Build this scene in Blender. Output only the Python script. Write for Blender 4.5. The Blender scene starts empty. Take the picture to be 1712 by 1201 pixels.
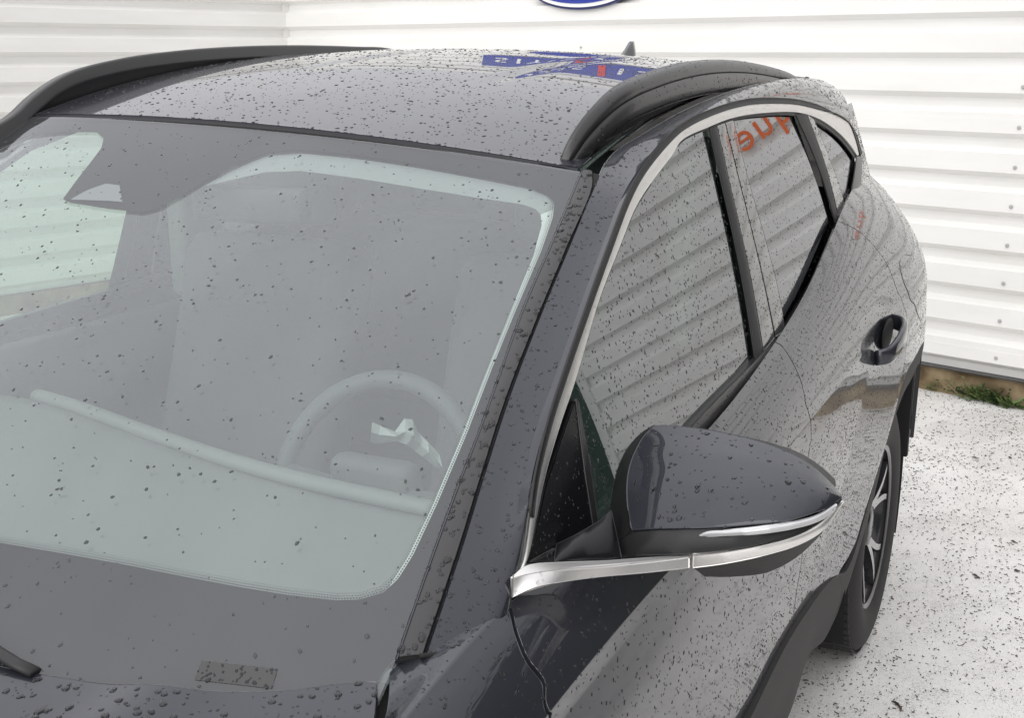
import bpy, math, random
import numpy as np
from mathutils import Vector, Matrix
from mathutils.bvhtree import BVHTree
random.seed(7); rng = np.random.default_rng(11)
D = bpy.data; SC = bpy.context.scene; COL = SC.collection

# ------------------------------------------------------------------ camera
CAM = np.array([1.369, -0.67, 1.659]); YAW = math.radians(-25.77); PIT = math.radians(14.16); F = 2040.0; PW, PH = 1712, 1201
fw = np.array([math.sin(YAW)*math.cos(PIT), math.cos(YAW)*math.cos(PIT), -math.sin(PIT)])
rt = np.array([math.cos(YAW), -math.sin(YAW), 0.0]); up = np.cross(rt, fw)
cam = D.objects.new('camera', D.cameras.new('camera')); COL.objects.link(cam)
cam.matrix_world = Matrix(((rt[0], up[0], -fw[0], CAM[0]), (rt[1], up[1], -fw[1], CAM[1]), (rt[2], up[2], -fw[2], CAM[2]), (0, 0, 0, 1)))
cam.data.sensor_width = 36; cam.data.lens = F/PW*36; cam.data.clip_start = 0.02; cam.data.clip_end = 400
SC.camera = cam
SC.view_settings.view_transform = 'Standard'; SC.view_settings.look = 'None'
SC.view_settings.exposure = 0.14; SC.view_settings.gamma = 1.0; SC.view_settings.use_curve_mapping = False
SC.cycles.max_bounces = 10; SC.cycles.transparent_max_bounces = 16; SC.cycles.glossy_bounces = 5; SC.cycles.transmission_bounces = 6
SC.cycles.caustics_reflective = False; SC.cycles.caustics_refractive = False

# ------------------------------------------------------------------ overcast sky and soft sun
SUN_EL, SUN_AZ = math.radians(33), math.radians(178)
world = D.worlds.new('World'); SC.world = world; world.use_nodes = True
nt = world.node_tree; nt.nodes.clear()
def N(t, typ, **kw):
    n = t.nodes.new(typ)
    for k, v in kw.items(): setattr(n, k, v)
    return n
sky = N(nt, 'ShaderNodeTexSky'); sky.sky_type = 'NISHITA'; sky.sun_disc = False
sky.sun_elevation = SUN_EL; sky.sun_rotation = SUN_AZ; sky.dust_density = 4.0; sky.air_density = 1.0
hs = N(nt, 'ShaderNodeHueSaturation'); hs.inputs['Saturation'].default_value = 0.16
tc = N(nt, 'ShaderNodeTexCoord'); mp = N(nt, 'ShaderNodeMapping'); mp.inputs['Scale'].default_value = (1.0, 1.0, 1.6)
cn = N(nt, 'ShaderNodeTexNoise'); cn.inputs['Scale'].default_value = 2.1; cn.inputs['Detail'].default_value = 5; cn.inputs['Roughness'].default_value = 0.5
cr = N(nt, 'ShaderNodeMapRange'); cr.inputs['From Min'].default_value = 0.3; cr.inputs['From Max'].default_value = 0.7
cr.inputs['To Min'].default_value = 0.78; cr.inputs['To Max'].default_value = 1.0
mx = N(nt, 'ShaderNodeMix', data_type='RGBA')
sx_ = N(nt, 'ShaderNodeSeparateXYZ'); cl_ = N(nt, 'ShaderNodeMath', operation='MAXIMUM'); cl_.inputs[1].default_value = 0.0
ma_ = N(nt, 'ShaderNodeMath', operation='MULTIPLY_ADD'); ma_.inputs[1].default_value = 2/3; ma_.inputs[2].default_value = 1/3      # overcast sky: zenith three times the horizon
oc_m = N(nt, 'ShaderNodeVectorMath', operation='SCALE'); oc_m.inputs[0].default_value = (11.6, 11.6, 11.9)
bg = N(nt, 'ShaderNodeBackground'); bg.inputs['Strength'].default_value = 0.128
wo = N(nt, 'ShaderNodeOutputWorld')
nt.links.new(tc.outputs['Generated'], sx_.inputs[0]); nt.links.new(sx_.outputs['Z'], cl_.inputs[0]); nt.links.new(cl_.outputs[0], ma_.inputs[0]); 
az_ = N(nt, 'ShaderNodeMath', operation='MULTIPLY_ADD'); az_.inputs[1].default_value = -0.30; az_.inputs[2].default_value = 1.0; mz_ = N(nt, 'ShaderNodeMath', operation='MULTIPLY')
nt.links.new(sx_.outputs['X'], az_.inputs[0]); nt.links.new(az_.outputs[0], mz_.inputs[0]); nt.links.new(ma_.outputs[0], mz_.inputs[1])
nt.links.new(mz_.outputs[0], oc_m.inputs['Scale']); nt.links.new(oc_m.outputs[0], mx.inputs['B'])
nt.links.new(sky.outputs[0], hs.inputs['Color']); nt.links.new(hs.outputs[0], mx.inputs['A'])
nt.links.new(tc.outputs['Generated'], mp.inputs[0]); nt.links.new(mp.outputs[0], cn.inputs['Vector'])
nt.links.new(cn.outputs['Fac'], cr.inputs['Value']); nt.links.new(cr.outputs[0], mx.inputs['Factor'])
nt.links.new(mx.outputs['Result'], bg.inputs['Color']); nt.links.new(bg.outputs[0], wo.inputs[0])
sun = D.objects.new('sun', D.lights.new('sun', 'SUN')); COL.objects.link(sun)
sun.data.energy = 1.5; sun.data.angle = math.radians(60); sun.data.color = (1, 0.985, 0.965)
sd = Vector((math.cos(SUN_EL)*math.sin(SUN_AZ), math.cos(SUN_EL)*math.cos(SUN_AZ), math.sin(SUN_EL)))
sun.rotation_euler = sd.to_track_quat('Z', 'Y').to_euler()

# ------------------------------------------------------------------ materials
def mat(name, col=(.5,.5,.5), rough=.5, metal=0.0, coat=0.0, coat_r=.03, spec=.5, **kw):
    m = D.materials.new(name); m.use_nodes = True
    b = m.node_tree.nodes['Principled BSDF']
    b.inputs['Base Color'].default_value = (*col, 1); b.inputs['Roughness'].default_value = rough
    b.inputs['Metallic'].default_value = metal; b.inputs['Coat Weight'].default_value = coat
    b.inputs['Coat Roughness'].default_value = coat_r; b.inputs['Specular IOR Level'].default_value = spec
    for k, v in kw.items(): b.inputs[k].default_value = v
    return m
def bsdf(m): return m.node_tree.nodes['Principled BSDF']
def noise_bump(m, scale, strength, dist=.001, detail=4):
    t = m.node_tree; g = N(t, 'ShaderNodeNewGeometry'); n = N(t, 'ShaderNodeTexNoise'); n.inputs['Scale'].default_value = scale; n.inputs['Detail'].default_value = detail
    b = N(t, 'ShaderNodeBump'); b.inputs['Strength'].default_value = strength; b.inputs['Distance'].default_value = dist
    t.links.new(g.outputs['Position'], n.inputs['Vector']); t.links.new(n.outputs['Fac'], b.inputs['Height'])
    t.links.new(b.outputs['Normal'], bsdf(m).inputs['Normal']); return n
def noise_col(m, scale, c1, c2, lo=.35, hi=.65, detail=5, stretch=None):
    t = m.node_tree; g = N(t, 'ShaderNodeNewGeometry'); n = N(t, 'ShaderNodeTexNoise'); n.inputs['Scale'].default_value = scale; n.inputs['Detail'].default_value = detail
    r = N(t, 'ShaderNodeValToRGB'); r.color_ramp.elements[0].position = lo; r.color_ramp.elements[1].position = hi
    r.color_ramp.elements[0].color = (*c1, 1); r.color_ramp.elements[1].color = (*c2, 1)
    if stretch:
        mp_ = N(t, 'ShaderNodeMapping'); mp_.inputs['Scale'].default_value = stretch
        t.links.new(g.outputs['Position'], mp_.inputs[0]); t.links.new(mp_.outputs[0], n.inputs['Vector'])
    else: t.links.new(g.outputs['Position'], n.inputs['Vector'])
    t.links.new(n.outputs['Fac'], r.inputs[0]); t.links.new(r.outputs[0], bsdf(m).inputs['Base Color']); return r
M = {}
M['paint'] = mat('paint', (.030, .032, .041), .36, .35, 1.0, .010)
M['paint'].node_tree.nodes['Principled BSDF'].inputs['Coat IOR'].default_value = 1.47; M['paint'].node_tree.nodes['Principled BSDF'].inputs['Specular IOR Level'].default_value = 0.15
M['chrome'] = mat('satin_chrome', (.80, .785, .765), .42, 1.0)
M['satin'] = mat('satin_black_moulding', (.024, .023, .024), .42, 0, .25, .25)
M['plastic'] = mat('black_plastic', (.014, .014, .015), .5); noise_bump(M['plastic'], 900, .25, .0005)
M['clad'] = mat('grey_plastic_cladding', (.022, .021, .0205), .6, spec=.35); noise_bump(M['clad'], 700, .3, .0006)
M['gloss'] = mat('gloss_black', (.010, .010, .011), .12, 0, .6, .02)
M['sail'] = mat('black_sail', (.007, .007, .008), .25, spec=.35)
M['rubber'] = mat('rubber', (.012, .012, .013), .6)
M['tyre'] = mat('tyre_rubber', (.020, .019, .019), .7); noise_bump(M['tyre'], 250, .3, .001)
M['frit'] = mat('black_ceramic_border', (.006, .006, .007), .6, spec=.1)
M['rim'] = mat('machined_alloy', (.48, .48, .49), .22, 1.0)
M['rimdark'] = mat('dark_alloy', (.035, .036, .04), .3, .5, .6)
M['shell'] = mat('shadowed_shell', (.008, .008, .008), .8)
M['lamp'] = mat('indicator_lens', (.55, .55, .56), .12, .3, .8)
M['dash'] = mat('dashboard', (.14, .158, .15), .7); noise_bump(M['dash'], 500, .3, .0005)
M['dashl'] = mat('lit_dash_and_lining', (.17, .195, .185), .6)  # light on the dash edge put into the colour; also lines roof and pillars
M['seat'] = mat('seat_cloth', (.085, .09, .10), .9); noise_bump(M['seat'], 800, .4, .001)
M['trim'] = mat('pale_pillar_trim', (.55, .58, .57), .75)
M['film'] = mat('clear_film', (.30, .335, .325), .25, 0, .5)
M['wheel'] = mat('steering_leather', (.075, .088, .085), .6)
M['carpet'] = mat('carpet', (.05, .05, .055), .95)
def glass(name, tint, ior, rough=0.0, film=0.0):
    m = D.materials.new(name); m.use_nodes = True; t = m.node_tree; t.nodes.clear()
    f = N(t, 'ShaderNodeFresnel'); ge = N(t, 'ShaderNodeNewGeometry'); io = N(t, 'ShaderNodeMapRange')
    io.inputs['To Min'].default_value = ior; io.inputs['To Max'].default_value = 1/ior    # thin sheet: same reflectance from both sides
    t.links.new(ge.outputs['Backfacing'], io.inputs['Value']); t.links.new(io.outputs[0], f.inputs['IOR'])
    tr = N(t, 'ShaderNodeBsdfTransparent'); tr.inputs[0].default_value = (*tint, 1)
    gl = N(t, 'ShaderNodeBsdfGlossy'); gl.inputs['Roughness'].default_value = rough; gl.inputs[0].default_value = (.97, .98, 1, 1)
    ms = N(t, 'ShaderNodeMixShader'); o = N(t, 'ShaderNodeOutputMaterial')
    t.links.new(f.outputs[0], ms.inputs[0]); t.links.new(tr.outputs[0], ms.inputs[1]); t.links.new(gl.outputs[0], ms.inputs[2]); t.links.new(ms.outputs[0], o.inputs[0])
    if film:      # pale diffuse veil: milky reflection haze put into the colour, with some dirt
        df = N(t, 'ShaderNodeBsdfDiffuse'); df.inputs[0].default_value = (.72, .74, .78, 1); m2 = N(t, 'ShaderNodeMixShader'); m2.inputs[0].default_value = film
        g = N(t, 'ShaderNodeNewGeometry'); nz = N(t, 'ShaderNodeTexNoise'); nz.inputs['Scale'].default_value = 3.2; nz.inputs['Detail'].default_value = 3
        mr = N(t, 'ShaderNodeMapRange'); mr.inputs['To Min'].default_value = film*.4; mr.inputs['To Max'].default_value = film*1.6
        mp2 = N(t, 'ShaderNodeMapping'); mp2.inputs['Scale'].default_value = (2.2, .5, .5)
        t.links.new(g.outputs['Position'], mp2.inputs[0]); t.links.new(mp2.outputs[0], nz.inputs['Vector']); t.links.new(nz.outputs['Fac'], mr.inputs['Value']); t.links.new(mr.outputs[0], m2.inputs[0])
        t.links.new(ms.outputs[0], m2.inputs[1]); t.links.new(df.outputs[0], m2.inputs[2]); t.links.new(m2.outputs[0], o.inputs[0])
    return m
M['wind'] = glass('windscreen_glass', (.93, .965, .95), 1.8, film=.02); M['wind_in'] = glass('windscreen_inner_face', (.90, .94, .92), 1.56, film=.04)
M['side'] = glass('green_side_glass', (.52, .68, .58), 2.5)
M['privacy'] = glass('privacy_glass', (.08, .08, .08), 2.9)
w = D.materials.new('water'); w.use_nodes = True; b_ = bsdf(w)
b_.inputs['Transmission Weight'].default_value = 1.0; b_.inputs['Roughness'].default_value = 0.02; b_.inputs['IOR'].default_value = 1.33
b_.inputs['Base Color'].default_value = (.93, .93, .95, 1)
M['water'] = w
M['drop_paint'] = mat('water_on_paint', (.030, .030, .034), .04); bsdf(M['drop_paint']).inputs['IOR'].default_value = 1.33
M['drop_glass'] = mat('water_on_glass', (.062, .070, .069), .04); bsdf(M['drop_glass']).inputs['IOR'].default_value = 1.33

# ------------------------------------------------------------------ basic helpers
def empty(name, loc=(0, 0, 0), parent=None):
    o = D.objects.new(name, None); COL.objects.link(o); o.location = loc; o.empty_display_size = .1
    if parent: o.parent = parent
    return o
def tag(o, label=None, cat=None, group=None, kind=None):
    if label: o['label'] = label
    if cat: o['category'] = cat
    if group: o['group'] = group
    if kind: o['kind'] = kind
    return o
def mesh(name, verts, faces, m, parent=None, smooth=True, kind=None, label=None):
    me = D.meshes.new(name); me.from_pydata([tuple(map(float, v)) for v in verts], [], [tuple(int(i) for i in f) for f in faces]); me.validate(); me.update()
    if smooth: me.polygons.foreach_set('use_smooth', [True]*len(me.polygons))
    if m: me.materials.append(m if not isinstance(m, str) else M[m])
    o = D.objects.new(name, me); COL.objects.link(o)
    if parent: o.parent = parent
    if kind: o['kind'] = kind
    if label: o['label'] = label
    return o
def pray(px, py):
    d = fw + rt*((px-PW/2)/F) - up*((py-PH/2)/F); return d
def at(px, py, X=None, Y=None, Z=None):
    d = pray(px, py)
    for i, v in enumerate((X, Y, Z)):
        if v is not None: return CAM + d*((v-CAM[i])/d[i])
def plane_at(px, py, p0, n):
    d = pray(px, py); return CAM + d*(np.dot(np.array(p0)-CAM, n)/np.dot(d, n))
def spline1(xs, ys):
    """natural cubic through knots, linear outside"""
    xs = np.array(xs, float); ys = np.array(ys, float); n = len(xs); h = np.diff(xs)
    A = np.zeros((n, n)); r = np.zeros(n); A[0, 0] = A[-1, -1] = 1
    for i in range(1, n-1):
        A[i, i-1] = h[i-1]; A[i, i] = 2*(h[i-1]+h[i]); A[i, i+1] = h[i]
        r[i] = 3*((ys[i+1]-ys[i])/h[i]-(ys[i]-ys[i-1])/h[i-1])
    c = np.linalg.solve(A, r)
    def f(x):
        x = np.asarray(x, float); i = np.clip(np.searchsorted(xs, x)-1, 0, n-2)
        b = (ys[i+1]-ys[i])/h[i]-h[i]*(2*c[i]+c[i+1])/3; d = (c[i+1]-c[i])/(3*h[i])
        xc = np.clip(x, xs[0], xs[-1]); t = xc-xs[i]; v = ys[i]+b*t+c[i]*t*t+d*t**3
        s0 = (ys[1]-ys[0])/h[0]-h[0]*(2*c[0]+c[1])/3
        tl = xs[-1]-xs[-2]; bl = (ys[-1]-ys[-2])/h[-1]-h[-1]*(2*c[-2]+c[-1])/3; dl = (c[-1]-c[-2])/(3*h[-1]); s1 = bl+2*c[-2]*tl+3*dl*tl*tl
        return v + np.where(x < xs[0], (x-xs[0])*s0, 0) + np.where(x > xs[-1], (x-xs[-1])*s1, 0)
    return f
def resample(P, n):
    P = np.array(P, float); s = np.r_[0, np.cumsum(np.linalg.norm(np.diff(P, axis=0), axis=1))]
    if s[-1] == 0: return np.repeat(P[:1], n, 0)
    t = np.linspace(0, s[-1], n); return np.stack([np.interp(t, s, P[:, k]) for k in range(P.shape[1])], 1)
def catmull(P, sub=6, closed=False):
    P = np.array(P, float)
    if len(P) < 3: return P
    Q = np.vstack([P[-1], P, P[0], P[1]]) if closed else np.vstack([2*P[0]-P[1], P, 2*P[-1]-P[-2]])
    out = []
    for i in range(1, len(Q)-2):
        p0, p1, p2, p3 = Q[i-1:i+3]
        d0, d1, d2 = [max(np.linalg.norm(b-a), 1e-6)**.5 for a, b in ((p0, p1), (p1, p2), (p2, p3))]
        m1 = (p1-p0)/d0-(p2-p0)/(d0+d1)+(p2-p1)/d1; m2 = (p2-p1)/d1-(p3-p1)/(d1+d2)+(p3-p2)/d2
        m1 *= d1; m2 *= d1
        for k in range(sub):
            t = k/sub; out.append(p1*(2*t**3-3*t*t+1)+m1*(t**3-2*t*t+t)+p2*(-2*t**3+3*t*t)+m2*(t**3-t*t))
    if not closed: out.append(P[-1])
    return np.array(out)

class Surf:
    def __init__(s, fn, u0, u1, v0, v1, nu=160, nv=120, out=(1, 0, 0)):
        s.fn = fn; s.out = np.array(out, float); s.r = (u0, u1, v0, v1, nu, nv)
        U, V = np.meshgrid(np.linspace(u0, u1, nu), np.linspace(v0, v1, nv), indexing='ij')
        s.U = U; P = fn(U, V); s.P = P
        idx = np.arange(nu*nv).reshape(nu, nv); f = []
        for a in (np.stack([idx[:-1, :-1], idx[1:, :-1], idx[1:, 1:]], -1), np.stack([idx[:-1, :-1], idx[1:, 1:], idx[:-1, 1:]], -1)): f.append(a.reshape(-1, 3))
        s.f = np.vstack(f); s.v = P.reshape(-1, 3); s.uvs = np.stack([U.ravel(), V.ravel()], 1)
        s.bvh = BVHTree.FromPolygons([tuple(p) for p in s.v], [tuple(q) for q in s.f.tolist()])
    def hit(s, px, py):
        d = Vector(pray(px, py)).normalized(); loc, n, i, dist = s.bvh.ray_cast(Vector(CAM), d)
        if loc is None:      # just past the surface's edge: take the nearest surface point along that line of sight
            q = s.v-CAM; z = q@fw; e = np.hypot(PW/2+F*(q@rt)/z-px, PH/2-F*(q@up)/z-py); k = int(np.argmin(np.where(z > .1, e, 1e9)))
            print('near miss', px, py, round(float(e[k]), 1)); return s.uvs[k]
        a, b, c = s.v[s.f[i]]; p = np.array(loc); v0, v1, v2 = b-a, c-a, p-a
        d00, d01, d11, d20, d21 = v0@v0, v0@v1, v1@v1, v2@v0, v2@v1; de = d00*d11-d01*d01
        w1 = (d11*d20-d01*d21)/de; w2 = (d00*d21-d01*d20)/de; q = s.uvs[s.f[i]]
        return q[0]*(1-w1-w2)+q[1]*w1+q[2]*w2
    def uv(s, pts):
        """list of pixel pairs; an entry ('uv',u,v) is taken as it is"""
        return np.array([(p[1], p[2]) if p[0] == 'uv' else s.hit(*p) for p in pts])
    def pos(s, UV, off=0.0):
        U, V = UV[..., 0], UV[..., 1]; P = s.fn(U, V)
        e = 1e-3; n = np.cross(s.fn(U+e, V)-s.fn(U-e, V), s.fn(U, V+e)-s.fn(U, V-e))
        n /= np.linalg.norm(n, axis=-1, keepdims=True)+1e-12
        n *= np.sign(np.sum(n*s.out, -1, keepdims=True)+1e-9)
        return P+n*off, n
NG = {}
def grid_mesh(name, P, Nn, m, parent, flange=.010, gap=.0, bevel=.0012, label=None, shrink=True, out=None):
    """P (a,b,3) grid of points with normals -> panel with rolled edges"""
    P = P.copy()
    if flange and P.shape[0] > 3 and P.shape[1] > 3:      # support loops 3 mm inside the edge keep the rolled edge tight
        for ax in (0, 1):
            P = np.moveaxis(P, ax, 0); Nn = np.moveaxis(Nn, ax, 0)
            def mid(p, q):
                l = np.linalg.norm(q-p, axis=-1, keepdims=True)+1e-9; return p+(q-p)*np.minimum(.003/l, .45)
            P = np.concatenate([P[:1], mid(P[0], P[1])[None], P[1:-1], mid(P[-1], P[-2])[None], P[-1:]]); Nn = np.concatenate([Nn[:1], Nn[:1], Nn[1:-1], Nn[-1:], Nn[-1:]])
            P = np.moveaxis(P, 0, ax); Nn = np.moveaxis(Nn, 0, ax)
    a, b = P.shape[:2]
    idx = np.arange(a*b).reshape(a, b)
    loop = list(idx[:, 0])+list(idx[-1, 1:])+list(idx[-2::-1, -1])+list(idx[0, -2:0:-1])
    inner = {}
    for i in range(a):
        for j in range(b):
            if i in (0, a-1) or j in (0, b-1): inner[idx[i, j]] = idx[min(max(i, 1), a-2), min(max(j, 1), b-2)]
    V = P.reshape(-1, 3); NN = Nn.reshape(-1, 3)
    if gap:
        W = V.copy()
        for k, q in inner.items():
            d = V[q]-V[k]; l = np.linalg.norm(d)
            if l > 1e-9: W[k] = V[k]+d/l*min(gap, l*.4)
        V = W
    faces = np.stack([idx[:-1, :-1], idx[1:, :-1], idx[1:, 1:], idx[:-1, 1:]], -1).reshape(-1, 4)
    c = np.mean(np.cross(V[faces[:, 1]]-V[faces[:, 0]], V[faces[:, 3]]-V[faces[:, 0]])*NN[faces[:, 0]])
    flip = c < 0
    verts = [V]; F_ = [tuple(f) for f in (faces[:, ::-1] if flip else faces)]
    if flange:
        L = len(loop); n0 = len(V); r1 = []; r2 = []
        for k in loop:
            o = V[k]-V[inner[k]]; l = np.linalg.norm(o); o = o/l if l > 1e-9 else o
            r1.append(V[k]+o*bevel*.7-NN[k]*bevel); r2.append(V[k]+o*bevel*.9-NN[k]*flange)
        verts += [np.array(r1), np.array(r2)]
        for k in range(L):
            k2 = (k+1) % L
            q1 = (loop[k], n0+k, n0+k2, loop[k2]); q2 = (n0+k, n0+L+k, n0+L+k2, n0+k2)
            # orientation: make normal point away from panel centre
            for q in (q1, q2): F_.append(q if flip else q[::-1])
    o = mesh(name, np.vstack(verts), F_, m, parent, label=label); NG[o.name] = (a-1)*(b-1); return o
def strip(name, S, A, B, m, parent, na=40, nb=8, off=0.0, flange=.010, gap=.0, smooth=True, bulge=0.0, label=None, paired=False, mirror=False):
    a = S.uv(A) if not isinstance(A, np.ndarray) else A; b = S.uv(B) if not isinstance(B, np.ndarray) else B
    if smooth: a, b = catmull(a, 8), catmull(b, 8)
    if not paired: a, b = resample(a, na), resample(b, na)
    t = np.linspace(0, 1, nb)[None, :, None]
    UV = a[:, None]*(1-t)+b[:, None]*t
    P, n = S.pos(UV, off)
    if bulge: P = P+n*(bulge*4*t*(1-t))
    o = grid_mesh(name, P, n, m, parent, flange, gap, label=label)
    o['_s'] = 1; del o['_s']
    if mirror: mirror_copy(o, parent)
    return o
def mirror_copy(o, parent=None, fn=None):
    me = o.data.copy(); c = D.objects.new(o.name.split('.')[0], me); COL.objects.link(c)
    co = np.empty(len(me.vertices)*3, 'f'); me.vertices.foreach_get('co', co); co = co.reshape(-1, 3); co[:, 0] *= -1
    me.vertices.foreach_set('co', co.ravel()); me.flip_normals(); me.update(); c.parent = parent or o.parent
    return c
def tube(name, path, rad, m, parent, seg=10, closed=False, flat=1.0, upv=(0, 0, 1)):
    path = np.array(path, float); n = len(path); rad = np.broadcast_to(np.array(rad, float), (n,))
    V, Fc = [], []
    for i in range(n):
        a = path[(i-1) % n] if (closed or i > 0) else path[i]; b = path[(i+1) % n] if (closed or i < n-1) else path[i]
        t = b-a; t /= np.linalg.norm(t); x = np.cross(t, upv); x /= np.linalg.norm(x)+1e-9; y = np.cross(x, t)
        for k in range(seg):
            an = 2*math.pi*k/seg; V.append(path[i]+x*math.cos(an)*rad[i]+y*math.sin(an)*rad[i]*flat)
    for i in range(n if closed else n-1):
        j = (i+1) % n
        for k in range(seg): Fc.append((i*seg+k, i*seg+(k+1) % seg, j*seg+(k+1) % seg, j*seg+k))
    if not closed: Fc += [tuple(range(seg))[::-1], tuple((n-1)*seg+k for k in range(seg))]
    return mesh(name, V, Fc, m, parent)
def boxm(name, c, s, m, parent=None, rz=0.0, bev=0.0):
    import bmesh
    bm = bmesh.new(); bmesh.ops.create_cube(bm, size=1)
    for v in bm.verts: v.co = Vector((v.co.x*s[0], v.co.y*s[1], v.co.z*s[2]))
    if bev: bmesh.ops.bevel(bm, geom=bm.edges[:], offset=bev, segments=3, affect='EDGES', profile=.5)
    R = Matrix.Rotation(rz, 4, 'Z')
    for v in bm.verts: v.co = R @ v.co + Vector(c)
    me = D.meshes.new(name); bm.to_mesh(me); bm.free(); me.materials.append(M[m] if isinstance(m, str) else m)
    if bev: me.polygons.foreach_set('use_smooth', [True]*len(me.polygons))
    o = D.objects.new(name, me); COL.objects.link(o)
    if parent: o.parent = parent
    return o

# ================================================================== SETTING
# wall frame: point WP on the ground line, wd along it (to the right), wn towards the camera
WA = math.radians(107.0); wd = np.array([math.sin(WA), math.cos(WA), 0]); wn = np.array([-.2923717, -.95630476, 0.]); WP = np.array([0.63, 5.6, 0.0])
def wallp(s, z, o=0.0): return WP+wd*s+np.array([0, 0, z])+wn*o
PITCH = 0.1823
M['clad_white'] = mat('white_cladding_paint', (.80, .79, .755), .38, 0, .2, .2)
_r = noise_col(M['clad_white'], 1.7, (.76, .755, .73), (.82, .815, .80), .3, .7, 6, (1, 1, 5))
M['kerb'] = mat('mossy_kerb', (.2, .15, .08), .9); noise_col(M['kerb'], 7, (.10, .065, .03), (.36, .28, .17), .35, .68, 8); 
M['screw'] = mat('screw', (.48, .47, .46), .5, .3)
def sheet(name, origin, along, nrm, length, z0, z1, parent, phase=1.824, seg=12):
    """profiled metal sheet between heights z0 and z1; recess/flat profile repeats every PITCH, dark slope centred on phase - k*PITCH"""
    prof = [(-.5, 0), (-.075, 0), (.065, -.042), (.30, -.042), (.43, 0)]   # in units of pitch going DOWN from the sloped underside
    zs = []
    k0 = int(math.floor((phase-z1)/PITCH))-1
    for k in range(k0, k0+int((z1-z0)/PITCH)+4):
        for f, o in prof: zs.append((phase-(k+f)*PITCH, o))
    zs.sort(); Z = np.array([q[0] for q in zs]); O = np.array([q[1] for q in zs])
    keep = [(z0, float(np.interp(z0, Z, O)))]+[(a, b) for a, b in zs if z0 < a < z1]+[(z1, float(np.interp(z1, Z, O)))]
    V, Fc = [], []; n = len(keep)
    origin = np.array(origin, float)
    for i in range(seg+1):
        for z, o in keep: V.append(origin+np.array(along)*length*i/seg+np.array([0, 0, z])+np.array(nrm)*o)
    for i in range(seg):
        for j in range(n-1): Fc.append((i*n+j, (i+1)*n+j, (i+1)*n+j+1, i*n+j+1))
    # thickness
    off = len(V); V += [v-np.array(nrm)*.004 for v in V]
    Fc2 = [tuple(off+q for q in f[::-1]) for f in Fc]
    rim = [(i*n, (i+1)*n) for i in range(seg)]+[(i*n+n-1, (i+1)*n+n-1) for i in range(seg)]+[(j, j+1) for j in range(n-1)]+[(seg*n+j, seg*n+j+1) for j in range(n-1)]
    Fc3 = [(a, b, off+b, off+a) for a, b in rim]
    return mesh(name, V, Fc+Fc2+Fc3, 'clad_white', parent, smooth=False)
WALLTOP = 3.05
S_CORNER, S_END = -5.095, 2.46
wallr = tag(empty('cladding_wall', wallp(0, 0)), 'long white ribbed metal cladding wall behind the car, above the mossy kerb', 'wall')
joints = [0.135, .245, 1.345, 2.44, WALLTOP]
for i, (a, b) in enumerate(zip(joints[:-1], joints[1:])):
    o = sheet('cladding_sheet', wallp(S_CORNER-.03, 0, .0025*(len(joints)-i))-np.array(wallr.location), wd, wn, S_END-S_CORNER+.03, a, b+.012, wallr)
boxm('wall_core', (0, 0, 0), (1, 1, 1), 'plastic', wallr).matrix_basis = Matrix.Identity(4)
core = wallr.children[-1]
co = [wallp(s, z, o)-np.array(wallr.location) for s in (S_CORNER, S_END) for z in (.12, WALLTOP) for o in (-.20, -.045)]
me = core.data; me.clear_geometry(); me.from_pydata([tuple(c) for c in co], [], [(0, 1, 3, 2), (4, 6, 7, 5), (0, 4, 5, 1), (2, 3, 7, 6), (0, 2, 6, 4), (1, 5, 7, 3)]); me.update()
me.materials.clear(); me.materials.append(M['clad_white'])
# coping
def wbox(name, s0, s1, z0, z1, o0, o1, m, parent):
    loc = np.array(parent.location) if parent else 0
    co = [wallp(s, z, o)-loc for s in (s0, s1) for z in (z0, z1) for o in (o0, o1)]
    return mesh(name, co, [(0, 1, 3, 2), (4, 6, 7, 5), (0, 4, 5, 1), (2, 3, 7, 6), (0, 2, 6, 4), (1, 5, 7, 3)], m, parent, smooth=False)
wbox('coping', S_CORNER, S_END+.02, WALLTOP+.015, WALLTOP+.10, -.24, .02, 'clad_white', wallr)
wbox('bottom_drip', S_CORNER, S_END, .128, .1335, -.04, .022, 'satin', wallr)
wbox('end_trim', S_END, S_END+.05, .12, WALLTOP+.10, -.22, .03, 'clad_white', wallr)
kerb = tag(wbox('kerb', S_CORNER, S_END+.4, -.02, .125, -.30, -.005, 'kerb', None), 'mossy tan concrete kerb along the foot of the white wall', 'kerb')
# screws: two visible columns
def screw(s, z, r=.0075):
    V, Fc = [], []
    loc = np.array(wallr.location); ou = .012
    for o, rr in ((-.001, r), (.003, r), (.003, r*.6), (.006, r*.5)):
        for k in range(8):
            a = k*math.pi/4; V.append(wallp(s+rr*math.cos(a), z+rr*math.sin(a), ou+o)-loc)
    for j in range(3):
        for k in range(8): Fc.append((j*8+k, j*8+(k+1) % 8, (j+1)*8+(k+1) % 8, (j+1)*8+k))
    Fc.append(tuple(24+k for k in range(8)))
    mesh('screw', V, Fc, 'screw', wallr, smooth=False)
for k in range(0, 9):
    z = 1.824-PITCH*(k+.77)
    if z > .2:
        screw(.38, z, .0095)
        screw(-2.24, z, .006); screw(1.9, z)
C0 = wallp(S_CORNER, 0)
walll = tag(empty('cladding_wall', C0), 'shorter white ribbed cladding wall at the far left, returning from the corner', 'wall')
for i, (a, b) in enumerate(zip(joints[:-1], joints[1:])):
    sheet('cladding_sheet', C0-np.array(walll.location)-wn*.03+wd*(.0025*(len(joints)-i)), wn, wd, 8.0, a, b+.012, walll)
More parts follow.
